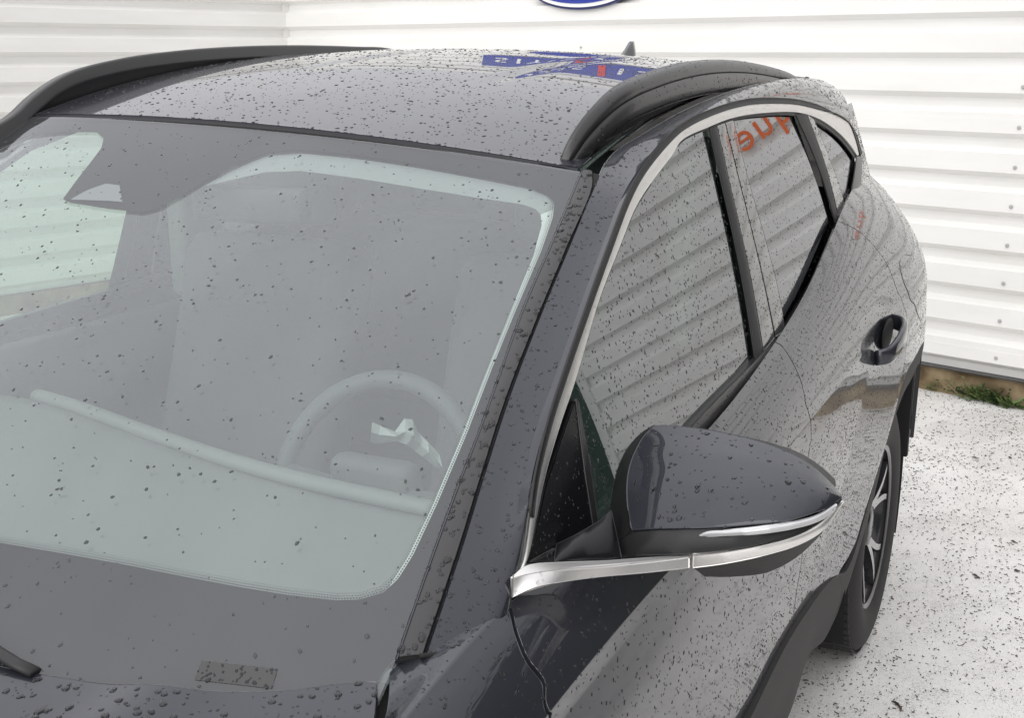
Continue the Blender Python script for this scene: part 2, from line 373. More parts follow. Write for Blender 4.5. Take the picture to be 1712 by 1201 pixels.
def lbox(name, t0, t1, z0, z1, o0, o1, m, parent):
    co = [C0+wn*s+np.array([0, 0, z])+wd*o-np.array(walll.location if parent else (0, 0, 0)) for s in (t0, t1) for z in (z0, z1) for o in (o0, o1)]
    return mesh(name, co, [(0, 1, 3, 2), (4, 6, 7, 5), (0, 4, 5, 1), (2, 3, 7, 6), (0, 2, 6, 4), (1, 5, 7, 3)], m, parent, smooth=False)
lbox('wall_core', -.2, 8.0, .12, WALLTOP, -.24, -.045, 'clad_white', walll)
lbox('coping', -.2, 8.05, WALLTOP+.015, WALLTOP+.1, -.26, .02, 'clad_white', walll)
lbox('corner_trim', -.04, .012, .13, WALLTOP, -.045, -.012, 'clad_white', walll)
tag(lbox('kerb', -.0, 8.0, -.02, .125, -.3, -.006, 'kerb', None), 'concrete kerb under the left return wall', 'kerb')
# ground
gm = mat('pale_wet_concrete', (.6, .59, .57), .5); M['ground'] = gm
t = gm.node_tree; g = N(t, 'ShaderNodeNewGeometry')
n1 = N(t, 'ShaderNodeTexNoise'); n1.inputs['Scale'].default_value = 1.3; n1.inputs['Detail'].default_value = 6
r1 = N(t, 'ShaderNodeValToRGB'); r1.color_ramp.elements[0].position = .3; r1.color_ramp.elements[1].position = .7
r1.color_ramp.elements[0].color = (.77, .75, .73, 1); r1.color_ramp.elements[1].color = (.88, .87, .85, 1)
n2 = N(t, 'ShaderNodeTexNoise'); n2.inputs['Scale'].default_value = 135; n2.inputs['Detail'].default_value = 4; n2.inputs['Distortion'].default_value = 2.4
r2 = N(t, 'ShaderNodeValToRGB'); r2.color_ramp.elements[0].position = .225; r2.color_ramp.elements[1].position = .30
r2.color_ramp.elements[0].color = (.25, .24, .23, 1); r2.color_ramp.elements[1].color = (1, 1, 1, 1)
mu = N(t, 'ShaderNodeMix', data_type='RGBA', blend_type='MULTIPLY'); mu.inputs['Factor'].default_value = .8
bp = N(t, 'ShaderNodeBump'); bp.inputs['Strength'].default_value = .6; bp.inputs['Distance'].default_value = .003
rr = N(t, 'ShaderNodeMapRange'); rr.inputs['To Min'].default_value = .12; rr.inputs['To Max'].default_value = .5; rr.inputs['From Min'].default_value = .35; rr.inputs['From Max'].default_value = .6
for a in (n1, n2): t.links.new(g.outputs['Position'], a.inputs['Vector'])
n3 = N(t, 'ShaderNodeTexNoise'); n3.inputs['Scale'].default_value = 7; n3.inputs['Detail'].default_value = 5; t.links.new(g.outputs['Position'], n3.inputs['Vector'])
ad = N(t, 'ShaderNodeMath', operation='MULTIPLY_ADD'); ad.inputs[1].default_value = -.28; t.links.new(n3.outputs['Fac'], ad.inputs[0]); t.links.new(n2.outputs['Fac'], ad.inputs[2])
t.links.new(n1.outputs['Fac'], r1.inputs[0]); t.links.new(ad.outputs[0], r2.inputs[0]); t.links.new(r1.outputs[0], mu.inputs['A']); t.links.new(r2.outputs[0], mu.inputs['B'])
t.links.new(mu.outputs['Result'], bsdf(gm).inputs['Base Color']); t.links.new(n2.outputs['Fac'], bp.inputs['Height']); t.links.new(bp.outputs[0], bsdf(gm).inputs['Normal'])
t.links.new(n1.outputs['Fac'], rr.inputs['Value']); t.links.new(rr.outputs[0], bsdf(gm).inputs['Roughness'])
tag(mesh('ground', [(-60, -60, 0), (60, -60, 0), (60, 90, 0), (-60, 90, 0)], [(0, 1, 2, 3)], 'ground', smooth=False), kind='structure')

# ================================================================== CAR SURFACES
R_ = spline1([.6, 1.17, 1.4, 1.7, 2.1, 2.5, 2.9, 3.2, 3.5], [1.36, 1.535, 1.585, 1.627, 1.655, 1.660, 1.645, 1.612, 1.55])
def roof_fn(X, Y): 
    z = R_(Y) - .05*X - .09*X**2
    for x0 in (-.21, .23):    # pressed channels that fade towards the front
        z = z - .006*np.exp(-((X-x0)/.022)**2)*np.clip((Y-1.55)/.35, 0, 1)
    return np.stack([X, Y, z], -1)
def ws_fn(X, Y): return np.stack([X, Y, 1.535+.532*(Y-1.17)-.09*X**2-.05*X-.06*((Y-.79)**2-.1444)-.35*np.maximum(-X-.50, 0)**2], -1)
def gh_x(Y, Z): return .805-.30*(Z-1.1)-.012*(Y-1.7)**2+.14*(Z-1.1)*(1.52-Z)-.16*np.maximum(Y-2.9, 0)**2
def gh_fn(Y, Z): return np.stack([gh_x(Y, Z), Y, Z], -1)
ROOF = Surf(roof_fn, -.72, .72, 1.0, 3.55, 80, 160, (0, 0, 1))
WS = Surf(ws_fn, -.95, .95, -.2, 1.5, 120, 120, (0, -.4, 1))
GH = Surf(gh_fn, .0, 3.6, .85, 1.72, 200, 80, (1, 0, 0))
def hood_fn(X, Y): return np.stack([X, Y, 1.003+.13*(Y-.25)-.05*(Y-.25)**2-.02*X**2-.05*np.maximum(X-.60, 0)**2+.010*np.exp(-((X-.52)/.05)**2)], -1)
HOOD = Surf(hood_fn, -.9, .9, -.9, .5, 100, 100, (0, 0, 1))
# body side: rows of control points (X, Z) whose values run along Y
YK = [-.9, -.3, .1, .45, .8, 1.2, 1.6, 2.0, 2.4, 2.8, 3.1, 3.4, 3.65]
ROWX = [
 [.745, .800, .805, .802, .820, .830, .820, .803, .778, .742, .708, .650, .560],
 [.765, .820, .826, .826, .842, .850, .848, .842, .830, .805, .780, .725, .630],
 [.80, .85, .858, .860, .868, .878, .882, .884, .884, .884, .872, .800, .690],
 [.83, .87, .880, .880, .888, .896, .900, .903, .908, .920, .912, .845, .720],
 [.84, .868, .874, .875, .892, .902, .906, .909, .915, .929, .922, .860, .735],
 [.85, .895, .905, .902, .906, .907, .911, .914, .921, .935, .926, .870, .740],
 [.85, .89, .900, .892, .900, .907, .911, .914, .924, .938, .930, .875, .745],
 [.85, .88, .895, .887, .890, .894, .896, .897, .912, .932, .928, .870, .745],
 [.85, .88, .890, .885, .889, .892, .893, .894, .905, .925, .925, .870, .745]]
ROWZ = [
 [.90, .965, .998, 1.038, 1.050, 1.062, 1.095, 1.150, 1.235, 1.29, 1.30, 1.30, 1.28],
 [.90, .963, .994, 1.022, 1.040, 1.048, 1.078, 1.125, 1.190, 1.24, 1.25, 1.24, 1.22],
 [.885, .945, .970, .982, 1.005, 1.018, 1.036, 1.060, 1.100, 1.13, 1.14, 1.14, 1.14],
 [.84, .89, .920, .950, .968, .980, .990, 1.000, 1.020, 1.04, 1.05, 1.05, 1.06],
 [.80, .855, .885, .914, .944, .955, .966, .975, .985, .99, 1.0, 1.0, 1.0],
 [.74, .78, .800, .82, .86, .88, .89, .90, .91, .91, .91, .92, .93],
 [.66, .66, .68, .69, .70, .70, .70, .71, .72, .75, .78, .80, .82],
 [.56, .56, .56, .57, .58, .58, .58, .57, .57, .60, .62, .62, .65],
 [.48, .48, .48, .48, .48, .48, .47, .45, .43, .45, .48, .5, .5]]
RX = [spline1(YK, r) for r in ROWX]; RZ = [spline1(YK, r) for r in ROWZ]
CRE = [0, 0, 0, 1, 1, 0, 0, 0, 0]       # crease rows get doubled control points
def body_fn(Y, s):
    """s in [0,1]: 0 at belt, 1 at the bottom of the painted side; quadratic B-spline over the rows"""
    Y = np.asarray(Y, float); s = np.clip(np.asarray(s, float), -0.02, 1.02)
    cx, cz = [], []
    for i in range(9):
        x, z = RX[i](Y), RZ[i](Y)
        if CRE[i]:
            px_, pz_ = RX[i-1](Y), RZ[i-1](Y); nx_, nz_ = RX[i+1](Y), RZ[i+1](Y)
            cx += [x+(px_-x)*.05, x+(nx_-x)*.05]; cz += [z+(pz_-z)*.05, z+(nz_-z)*.05]
        else: cx.append(x); cz.append(z)
    n = len(cx); cx = [2*cx[0]-cx[1]]+cx+[2*cx[-1]-cx[-2]]; cz = [2*cz[0]-cz[1]]+cz+[2*cz[-1]-cz[-2]]
    CX = np.stack(np.broadcast_arrays(*cx), -1); CZ = np.stack(np.broadcast_arrays(*cz), -1)
    u = s*(n-1)+.5; i = np.clip(np.floor(u).astype(int), 0, n-1); t = u-i
    w0, w1, w2 = .5*(1-t)**2, .5+t*(1-t), .5*t*t
    i = np.broadcast_to(i, CX.shape[:-1])
    g = lambda C, k: np.take_along_axis(C, (i+k)[..., None], -1)[..., 0]
    X = w0*g(CX, 0)+w1*g(CX, 1)+w2*g(CX, 2); Z = w0*g(CZ, 0)+w1*g(CZ, 1)+w2*g(CZ, 2)
    # sharp diagonal break line on the rear door: skin leans outwards behind it
    yc = 2.02+(Z-.74)*1.05
    X = X+.014*np.clip((Y-yc)/.45, 0, 1)*np.clip((1.0-Z)/.10, 0, 1)*np.clip((3.0-Y)/.4, 0, 1)
    # front door: lower triangular facet leaning in towards the sill
    yd = .55+(.93-Z)*1.9
    X = X-.010*np.clip((yd-Y)/.5, 0, 1)*np.clip((.94-Z)/.12, 0, 1)*np.clip((Y-.2)/.3, 0, 1)
    return np.stack([X, np.broadcast_to(Y, X.shape), Z], -1)
BODY = Surf(body_fn, -.88, 3.64, 0, 1, 420, 200, (1, 0, .3))

# ================================================================== CAR
car = tag(empty('car', (0, 0, 0)), 'dark grey wet SUV with roof rails, beaded with rain, in front of the white wall', 'car')
GAP = .0017
DROPS = []     # (object, count, rmin, rmax, elongation)
# roof panel
xs = np.linspace(-.597, .597, 90); yh = 1.155+.065*xs**2; xs_h = xs
ye = np.full_like(xs, 3.42)-.10*(xs/.6)**2
T = np.linspace(0, 1, 120)[None, :, None]
UV = np.stack([xs, yh], -1)[:, None]*(1-T)+np.stack([xs, ye], -1)[:, None]*T
P, n = ROOF.pos(UV); roof = grid_mesh('roof_panel', P, n, 'paint', car, .012, 0); DROPS.append((roof, -3000, .0010, .0032, 1.6))
# windscreen: lower edge hidden below the bonnet
sideR = WS.uv([(990, 286), (975, 330), (905, 540), (800, 830), (712, 1103)])
moul_in = WS.uv([(972, 287), (920, 412), (875, 516), (802, 719), (763, 820), (714, 955), (662, 1105)])
moul_out = WS.uv([(990, 288), (990, 315), (948, 415), (896, 540), (847, 666), (802, 806), (767, 920), (707, 1099)])
hw = np.stack([np.linspace(-.61, .60, 60), np.zeros(60)], 1)
xs = hw[:, 0]; yw = 1.149+.065*xs**2
top = np.stack([xs, yw], 1)
mi = catmull(moul_in, 6); mi = np.vstack([mi, [[mi[-1, 0]+.015, .14]]])
# grid in rows from header down: left/right edges follow the moulding, mirrored
nr = 70
yv = np.linspace(0, 1, nr)
rx = resample(mi, nr)
rows = []
for k in range(nr):
    f = k/(nr-1); xr, yr = rx[k]; xl = -xr
    x = np.linspace(xl, xr, 60); ytop = np.interp(x*(.60/xr), xs, yw)
    base = yr+(ytop-ytop[-1])*(1-f)+f*(-.13*(1-(x/xr)**2))
    rows.append(np.stack([x, base], 1))
UV = np.array(rows); P, n = WS.pos(UV)
wind = grid_mesh('windscreen', P, n, 'wind', car, 0); DROPS.append((wind, -850, .0010, .0028, 1.6))
P2, n2_ = WS.pos(UV, -.0075); grid_mesh('inner_glass_face', P2, n2_, 'wind_in', wind, 0)
# ceramic border 4 mm under the glass
def band(name, A, B, m, S=WS, off=-.004, na=80, nb=5, parent=None, smooth=True, **k): return strip(name, S, A, B, m, parent or wind, na, nb, off, 0, 0, smooth, **k)
U = lambda l: [('uv', float(a), float(b)) for a, b in l]
topr = top[top[:, 0] > -.605]
fr_in_top = [(-60, 262), (40, 226), (100, 218), (160, 218), (172, 228), (168, 244), (150, 268), (128, 296), (103, 330), (117, 336), (180, 346), (235, 352), (262, 346), (300, 325), (360, 288), (430, 252), (500, 247), (600, 257), (700, 272), (800, 290), (880, 306)]
fi = WS.uv(fr_in_top); 
ft = np.stack([np.interp(np.linspace(0, 1, 200), np.linspace(0, 1, len(fi)), np.linspace(-.60, fi[-1, 0]+.008, len(fi))), np.zeros(200)], 1)
tx = np.array([-.62, -.56, -.52, -.475, -.465, -.46, -.45, -.44, -.43, -.41, -.37, -.32, -.29, -.24, -.18, -.02, .07, .19, .31, .44, .545])
ty = np.interp(tx, xs, yw)
band('frit_border', np.stack([tx, ty], 1), fi, 'frit', smooth=False, paired=False, na=240, nb=10)
sens = [(118, 332), (140, 317), (175, 305), (198, 308), (203, 334)]
sa = WS.uv([(118, 331), (145, 316), (176, 305), (199, 308)]); sb = WS.uv([(119, 332), (150, 333), (180, 334), (204, 336)])
M['sensor'] = mat('sensor_window', (.16, .17, .18), .5)
strip('sensor_window', WS, sa, sb, 'sensor', wind, 12, 5, -.002, 0, 0, False)
fr_r_in = [(880, 306), (912, 318), (927, 335), (924, 360), (905, 415), (860, 520), (820, 618), (780, 722), (730, 840), (690, 925), (665, 965), (640, 988), (600, 1000), (560, 1001)]
fr_r_out = [(905, 264), (972, 286), (968, 296), (960, 315), (922, 410), (878, 510), (842, 610), (800, 722), (757, 838), (722, 935), (705, 985), (690, 1030), (668, 1090), (640, 1120)]
a_, b_2 = WS.uv(fr_r_out), WS.uv(fr_r_in)
strip('frit_border', WS, a_, b_2, 'frit', wind, 160, 6, -.004, 0, 0, False, paired=False)
lo_in = WS.uv([(560, 1001), (560, 1001), (560, 1001), (480, 992), (400, 979), (300, 960), (200, 940), (100, 922), (0, 905), (-150, 880), (-320, 850)])
xm_ = lo_in[-1, 0]; tl_ = np.array([[-a, b] for a, b in lo_in[::-1] if -a < xm_-.03]); lo_in = np.vstack([lo_in, tl_[::1][np.argsort(-tl_[:, 0])]])
lo_out = np.vstack([WS.uv([(640, 1120)]), [[.722, .20], [.70, .06]], np.stack([lo_in[3:, 0]*1.0, np.full(len(lo_in)-3, .05)], 1)])
strip('frit_border', WS, resample(lo_out, 0) if 0 else lo_out, lo_in, 'frit', wind, 0, 14, -.004, 0, 0, False, paired=True)

Vd, Fd = [], []
for crv, sgn in ((lo_in[2:], 1), (b_2[2:], 1)):
    L_c = np.sum(np.linalg.norm(np.diff(crv, axis=0), axis=1)); pts = resample(crv, int(L_c/.0034)); tg = np.gradient(pts, axis=0); tg /= np.linalg.norm(tg, axis=1)[:, None]+1e-9
    nm = np.stack([tg[:, 1], -tg[:, 0]], 1); ctr = np.array([.1, .75]); nm *= np.sign(np.sum(nm*(ctr-pts), 1))[:, None]
    for row, (o_, sz_) in enumerate(((.0022, .0013), (.0052, .0010), (.0080, .0007))):
        q = pts+nm*o_+tg*(.0017*(row % 2)); 
        for c_, t2_, n2d in zip(q, tg, nm):
            cs = np.array([c_+t2_*sz_, c_+n2d*sz_, c_-t2_*sz_, c_-n2d*sz_]); P4 = WS.pos(cs, -.0045)[0]; b0 = len(Vd); Vd += list(P4); Fd.append((b0, b0+1, b0+2, b0+3))
mesh('border_dots', Vd, Fd, 'frit', wind, smooth=False, kind='stuff')

# mirrored A-post border on the passenger side
pr = np.array([[-q[0], q[1]] for q in a_[2:]]); pi = np.array([[-q[0], q[1]] for q in b_2[2:]])
strip('frit_border', WS, pr, pi, 'frit', wind, 120, 6, -.004, 0, 0, False)
# vin window in the border (a lighter clear patch)
va = WS.uv([(338, 1106), (464, 1120)]); vb = WS.uv([(325, 1138), (455, 1153)])
M['vin'] = mat('vin_patch', (.050, .050, .050), .45, spec=.5)
vp_ = strip('vin_patch', WS, va, vb, 'vin', car, 12, 5, .0006, 0, 0, False)
# edge moulding between glass and A-post
mo = moul_out.copy()
DROPS.append((vp_, 46, .0011, .0026, 1.6))
ms = strip('windscreen_moulding', WS, moul_in, mo, 'satin', car, 60, 6, .003, .010, .0005, True, bulge=.002); mirror_copy(ms); DROPS.append((ms, -6500, .002, .0055, 1.3))
gl_ = strip('post_gap_seal', WS, moul_out-np.array([.001, 0]), moul_out+np.array([.012, 0]), 'shell', car, 60, 3, -.001, 0, 0); mirror_copy(gl_)
rubber = strip('moulding_lip', WS, moul_in, moul_in+np.array([.0025, 0.0]), 'paint', car, 60, 3, .0045, .004, 0); mirror_copy(rubber)
hd = np.stack([xs, yw-.001], 1); strip('header_seal', ROOF, hd+np.array([0, -.006]), hd+np.array([0, .008]), 'rubber', car, 60, 3, -.004, .004, 0, False)

# chrome surround
ch_out = [(856, 966), (868, 945), (881, 862), (889, 803), (910, 715), (938, 628), (981, 505), (1012, 420), (1044, 336), (1068, 291), (1107, 242), (1136, 215), (1190, 188), (1243, 173), (1293, 170), (1343, 175), (1386, 191), (1419, 207), (1428, 232), (1433, 258)]
ch_in = [(873, 945), (880, 925), (907, 796), (931, 715), (956, 642), (998, 502), (1033, 412), (1058, 350), (1086, 305), (1121, 259), (1136, 236), (1182, 213), (1225, 197), (1279, 189), (1334, 189), (1372, 202), (1406, 228), (1422, 247), (1431, 261)]
co_, ci_ = GH.uv(ch_out), GH.uv(ch_in)
chs = strip('window_surround', GH, co_, ci_, 'chrome', car, 220, 6, .004, .003, 0, True, bulge=.0025, paired=False); mirror_copy(chs); DROPS.append((chs, -5000, .001, .0022, 1.2))
seal = [np.stack([co_[:, 0], co_[:, 1]], 1)]

# A-post and cant rail: blend between the roof/windscreen edge and the chrome edge
inn_px = [(711, 1099), (771, 920), (806, 806), (851, 666), (899, 540), (951, 415), (993, 315), (994, 291)]
inA = WS.pos(WS.uv(inn_px), .004)[0]
inB = np.array([[.628, y, 0] for y in (1.26, 1.4, 1.6, 1.85, 2.1, 2.4, 2.7, 2.9, 3.1)]); inB[:, 0] = [.620, .626, .630, .634, .636, .634, .626, .614, .602]
inB[:, 2] = ROOF.fn(inB[:, 0], inB[:, 1])[:, 2]+.001
inn = np.vstack([inA[:-1], inB]); inn[7:, 2] -= 0
outc = GH.pos(GH.uv([(851, 1018), (853, 990), (863, 945), (877, 862), (885, 803), (907, 715), (938, 628), (981, 505), (1012, 420), (1044, 336), (1068, 291), (1107, 242), (1136, 215), (1190, 188), (1243, 173), (1293, 170), (1343, 175), (1386, 191), (1419, 207)])+np.array([0, 0]), .003)[0]
oc = catmull(outc, 8); ic = catmull(inn, 8)
na = 200
# match by Y so that ribs run across the post
def by_param(c, n):
    return resample(c, n)
ys = np.r_[np.linspace(0, 1, na)]
oc_, ic_ = by_param(oc, na), by_param(ic, na)
# re-time the inner curve: same fraction of Y travel
yo = oc_[:, 1]; yi0, yi1 = ic[0, 1], ic[-1, 1]
fy = (yo-yo[0])/(yo[-1]-yo[0]); fy = np.maximum.accumulate(fy)
iy = np.maximum.accumulate(ic[:, 1]); tgt = yi0+fy*(yi1-yi0)
ic_ = np.stack([np.interp(tgt, iy, ic[:, k]) for k in range(3)], 1)
# control point of the cross-section
nb = 16; Pm = np.zeros((na, nb, 3))
for i in range(na):
    a, b = ic_[i], oc_[i]
    dz = a[2]-b[2]
    fz_ = np.clip((b[1]-.95)/.4, 0, 1); c = np.array([b[0]-(.10+.06*fz_)*max(dz, .0)+.020-.008*fz_, (a[1]+b[1])/2, a[2]-(.16+.26*fz_)*abs(b[0]-a[0])])
    for j, t_ in enumerate(np.linspace(0, 1, nb)): Pm[i, j] = a*(1-t_)**2+2*c*t_*(1-t_)+b*t_*t_
dn = np.gradient(Pm, axis=0); dm = np.gradient(Pm, axis=1); nn = np.cross(dn, dm); nn /= np.linalg.norm(nn, axis=-1, keepdims=True)+1e-9
nn *= np.sign(np.sum(nn*np.array([1, -.2, .6]), -1, keepdims=True))
ps_ = catmull(Pm[0]+np.array([-.003, -.006, .0005]), 3); g_s = tube('post_gap_seal', ps_, .0032, 'shell', car, 8); mirror_copy(g_s)
post = grid_mesh('roof_side_frame', Pm, nn, 'paint', car, .012, .0012); mirror_copy(post); DROPS.append((post, -5500, .0012, .003, 1.3))

# side windows
belt = [(1002, 905), (1060, 822), (1157, 712), (1210, 652), (1262, 598)]
fg_top = [(956, 664), (998, 502), (1033, 412), (1058, 350), (1086, 305), (1121, 259), (1150, 232), (1186, 214)]
fg = strip('front_side_window', GH, GH.uv(fg_top), GH.uv([(983, 885), (1002, 905), (1060, 825), (1160, 705), (1262, 600)]), 'side', car, 60, 30, -.006, 0, 0, False)
mirror_copy(fg); DROPS.append((fg, -6000, .0010, .0022, 1.8))
rg = strip('rear_side_window', GH, GH.uv([(1223, 200), (1250, 192), (1279, 189), (1331, 192)]), GH.uv([(1311, 552), (1345, 500), (1375, 452), (1400, 408)]), 'privacy', car, 50, 30, -.006, 0, 0, False)
mirror_copy(rg); DROPS.append((rg, -3000, .0010, .0018, 1.8))
qg = strip('quarter_window', GH, GH.uv([(1350, 195), (1372, 207), (1404, 233), (1431, 264)]), GH.uv([(1405, 404), (1413, 380), (1419, 340), (1430, 270)]), 'privacy', car, 40, 20, -.006, 0, 0, False)
mirror_copy(qg); DROPS.append((qg, -3000, .0010, .0018, 1.8))
# window seals and posts
def gstrip(name, A, B, m, off=0.0, na=40, nb=4, fl=.003, bulge=0, smooth=True, mirror=True):
    o = strip(name, GH, GH.uv(A), GH.uv(B), m, car, na, nb, off, fl, 0, smooth, bulge=bulge)
    if mirror: mirror_copy(o)
    return o
gstrip('window_seal', [(1185, 214), (1205, 300), (1243, 480), (1262, 600)], [(1196, 211), (1216, 300), (1255, 480), (1273, 590)], 'rubber', .002, bulge=.002)
bp_f = gstrip('door_post_trim', [(1197, 211), (1217, 300), (1256, 480), (1274, 589)], [(1210, 206), (1233, 300), (1276, 480), (1293, 565)], 'gloss', .003, bulge=.0005); DROPS.append((bp_f, -6000, .001, .002, 1.5))
bp_r = gstrip('door_post_trim', [(1211, 206), (1234, 300), (1277, 480), (1294, 564)], [(1224, 201), (1249, 300), (1298, 480), (1311, 552)], 'gloss', .003, bulge=.0005); DROPS.append((bp_r, -6000, .001, .002, 1.5))
gstrip('window_seal', [(1329, 192), (1367, 280), (1398, 385), (1401, 406)], [(1348, 191), (1380, 282), (1403, 385), (1406, 402)], 'rubber', .003, bulge=.002)
cp = gstrip('quarter_trim', [(1349, 192), (1381, 282), (1402, 370), (1407, 402)], [(1360, 200), (1392, 282), (1408, 330), (1413, 372)], 'gloss', .002); DROPS.append((cp, -6000, .001, .002, 1.5))
gstrip('window_seal', ch_in[9:], [(p[0]-2.5, p[1]+5) for p in ch_in[9:]], 'rubber', .001, 80, 3)
gstrip('window_seal', ch_in[2:9], [(p[0]+3, p[1]+2) for p in ch_in[2:9]], 'rubber', .001, 60, 3)
gstrip('window_seal', [(p[0]-3.5, p[1]-5) for p in ch_out[2:17]]+[(1428, 226), (1437, 258)], [(p[0]+2.0, p[1]+4.0) for p in ch_out[2:16]]+[(1418, 210), (1426, 232), (1434, 260)], 'rubber', .0085, 120, 3)
gstrip('quarter_moulding', [(1430, 262), (1424, 310), (1416, 350), (1410, 380), (1404, 404)], [(1439, 262), (1437, 310), (1432, 362), (1425, 385), (1400, 441)], 'satin', .004, 40, 4, bulge=.002)
# belt moulding, two pieces
b1 = gstrip('belt_moulding', [(985, 905), (1060, 825), (1160, 705), (1262, 600), (1294, 566)], [(1040, 910), (1105, 820), (1189, 719), (1260, 632), (1306, 577)], 'satin', .004, 60, 5, .010, .003)
b2 = gstrip('belt_moulding', [(1296, 564), (1311, 553), (1345, 500), (1375, 452), (1403, 405)], [(1307, 575), (1345, 522), (1380, 471), (1400, 441), (1424, 398)], 'satin', .004, 60, 5, .010, .003)
DROPS += [(b1, -3500, .001, .002, 1.2), (b2, -3500, .001, .002, 1.2)]

# body side panels
def bpanel(name, A, B, na=60, nb=40, mirror=True, gap=GAP, **k):
    a = BODY.uv(A); b = BODY.uv(B)
    o = strip(name, BODY, a, b, 'paint', car, na, nb, 0, .012, gap, False, **k)
    if mirror: mirror_copy(o)
    return o
def seglist(f0, f1, s, n): return [('uv', float(y), s) for y in np.linspace(f0, f1, n)]
def uvline(a, b, n): return [('uv', a[0]+(b[0]-a[0])*i/(n-1), a[1]+(b[1]-a[1])*i/(n-1)) for i in range(n)]
# door shut lines in (Y, s)
def shut(knots, n=60):
    k = np.array(knots, float); s = np.linspace(k[0, 1], k[-1, 1], n); return np.stack([np.interp(s, k[:, 1], k[:, 0]), s], 1)
g1 = BODY.uv([(853, 1018), (865, 1060), (882, 1102), (910, 1141), (912, 1176), (921, 1201)])
g1 = catmull(np.vstack([[g1[0, 0]-.004, 0.0], g1, [g1[-1, 0]+.01, .6], [g1[-1, 0]+.01, 1.0]]), 6)
g2 = BODY.uv([(1306, 577), (1347, 676), (1352, 690), (1350, 769)])
g2 = np.vstack([[g2[0, 0]-.005, 0.0], g2, [g2[-1, 0]+.03, .65], [g2[-1, 0]+.04, 1.0]])
g3 = BODY.uv([(1430, 372), (1460, 408), (1490, 444), (1488, 470), (1500, 500), (1507, 520), (1514, 560)])
print('g3', g3.tolist())
g3 = np.array([[2.45, 0.0], [2.53, .10], [2.60, .19], [2.61, .26], [2.63, .36], [2.66, .49], [2.68, .62], [2.55, .8], [2.3, 1.0]])
def on_s(g, n=90):
    s = np.linspace(0, 1, n); o = np.argsort(g[:, 1]); return np.stack([np.interp(s, g[o, 1], g[o, 0]), s], 1)
print('g1', g1[[0, -1]], 'g2', np.round(g2, 2).tolist(), 'g3', np.round(g3, 2).tolist())
ZARCH = ([1.95, 2.06, 2.15, 2.21, 2.31, 2.43, 2.55, 2.68, 2.83, 2.95, 3.06, 3.15, 3.22, 3.3], [.40, .47, .475, .49, .60, .715, .795, .825, .825, .82, .81, .80, .80, .80])
def smax(Y):
    zt = np.interp(Y, *ZARCH); sg_ = np.linspace(0, 1, 120); out = []
    for y, z in zip(np.ravel(Y), np.ravel(zt)):
        zz = body_fn(np.full(120, y), sg_)[:, 2]; out.append(float(np.interp(-z, -zz, sg_)))
    return np.array(out)
def between(name, ga, gb, nY, mirror=True, y1=None):
    a = on_s(ga, 110); b = on_s(gb, 110) if gb is not None else np.stack([np.full(110, y1), np.linspace(0, 1, 110)], 1)
    t_ = np.linspace(0, 1, nY)[:, None, None]; UV = a[None]*(1-t_)+b[None]*t_
    if name in ('rear_door', 'rear_wing'):       # stop along the wheel-arch line
        for _ in range(3):
            lim = smax(UV[:, -1, 0]); q = np.linspace(0, 1, 110)
            UV[..., 1] = q[None]*lim[:, None]
            UV[..., 0] = np.stack([np.interp(UV[i, :, 1], a[:, 1], a[:, 0])*(1-t_[i, 0, 0])+np.interp(UV[i, :, 1], b[:, 1], b[:, 0])*t_[i, 0, 0] for i in range(nY)])
    P, n = BODY.pos(UV); o = grid_mesh(name, P, n, 'paint', car, .012, GAP)
    if mirror: mirror_copy(o)
    return o
fd = between('front_door', g1, g2, 90); rd = between('rear_door', g2, g3, 90); rf = between('rear_wing', g3, None, 80, y1=3.62)
DROPS += [(fd, -3800, .0011, .0024, 1.4), (rd, -6500, .0010, .0020, 1.4), (rf, -7000, .0009, .0018, 1.3)]
# front wing: body side ahead of the first shut line plus the roll-over to the bonnet line
gfr = np.stack([np.full(110, -.85), np.linspace(0, 1, 110)], 1)
# wing top: between bonnet shut line and the body-side row 0
hg = HOOD.uv([(645, 1128), (643, 1160), (640, 1201)]); print('hood gap', hg)
hx = spline1([-.9, -.3, .1, .29, .3529], [.70, .765, .782, .757, .7229])
ys_ = np.linspace(-.85, 1, 10)
yb = 60; Pw = np.zeros((yb, 14, 3)); g1y = g1[0, 0]
apl = ic_[0]; apo = oc_[0]
for i, y in enumerate(np.linspace(0, 1, yb)):
    yA = -.85+(hg[0, 1]+.006+.85)*y; yB = -.85+(g1y-.004+.85)*y
    a = HOOD.fn(np.array(float(hx(yA))+.004), np.array(yA)); b = BODY.fn(np.array(yB), np.array(0.0)); b2_ = BODY.fn(np.array(yB), np.array(0.03))
    tb = b-b2_; tb /= np.linalg.norm(tb); L_ = np.linalg.norm(b-a); c = (a+b)/2+tb*L_*.12+np.array([0, 0, .004])
    for j, t_ in enumerate(np.linspace(0, 1, 14)):
        Pw[i, j] = a*(1-t_)**2+2*c*t_*(1-t_)+b*t_*t_
sg1 = on_s(g1, 110); t_ = np.linspace(0, 1, yb)[:, None, None]; UVw = np.stack([np.full(110, -.85), sg1[:, 1]], 1)[None]*(1-t_)+(sg1-np.array([.004, 0]))[None]*t_
Pb, nb_ = BODY.pos(UVw); Pw = np.concatenate([Pw[:, :-1], Pb], 1)
dn = np.gradient(Pw, axis=0); dm = np.gradient(Pw, axis=1); nn = np.cross(dn, dm); nn /= np.linalg.norm(nn, axis=-1, keepdims=True)+1e-9
nn *= np.sign(np.mean(nn@np.array([.6, 0, .6])))
wg_ = tube('wing_gap_seal', Pw[-1, :14]+np.array([0, .0035, .0015]), .0030, 'shell', car, 8); mirror_copy(wg_)
wing = grid_mesh('front_wing', Pw, nn, 'paint', car, .012, .0012); mirror_copy(wing); DROPS.append((wing, -3500, .0012, .0034, 1.2))
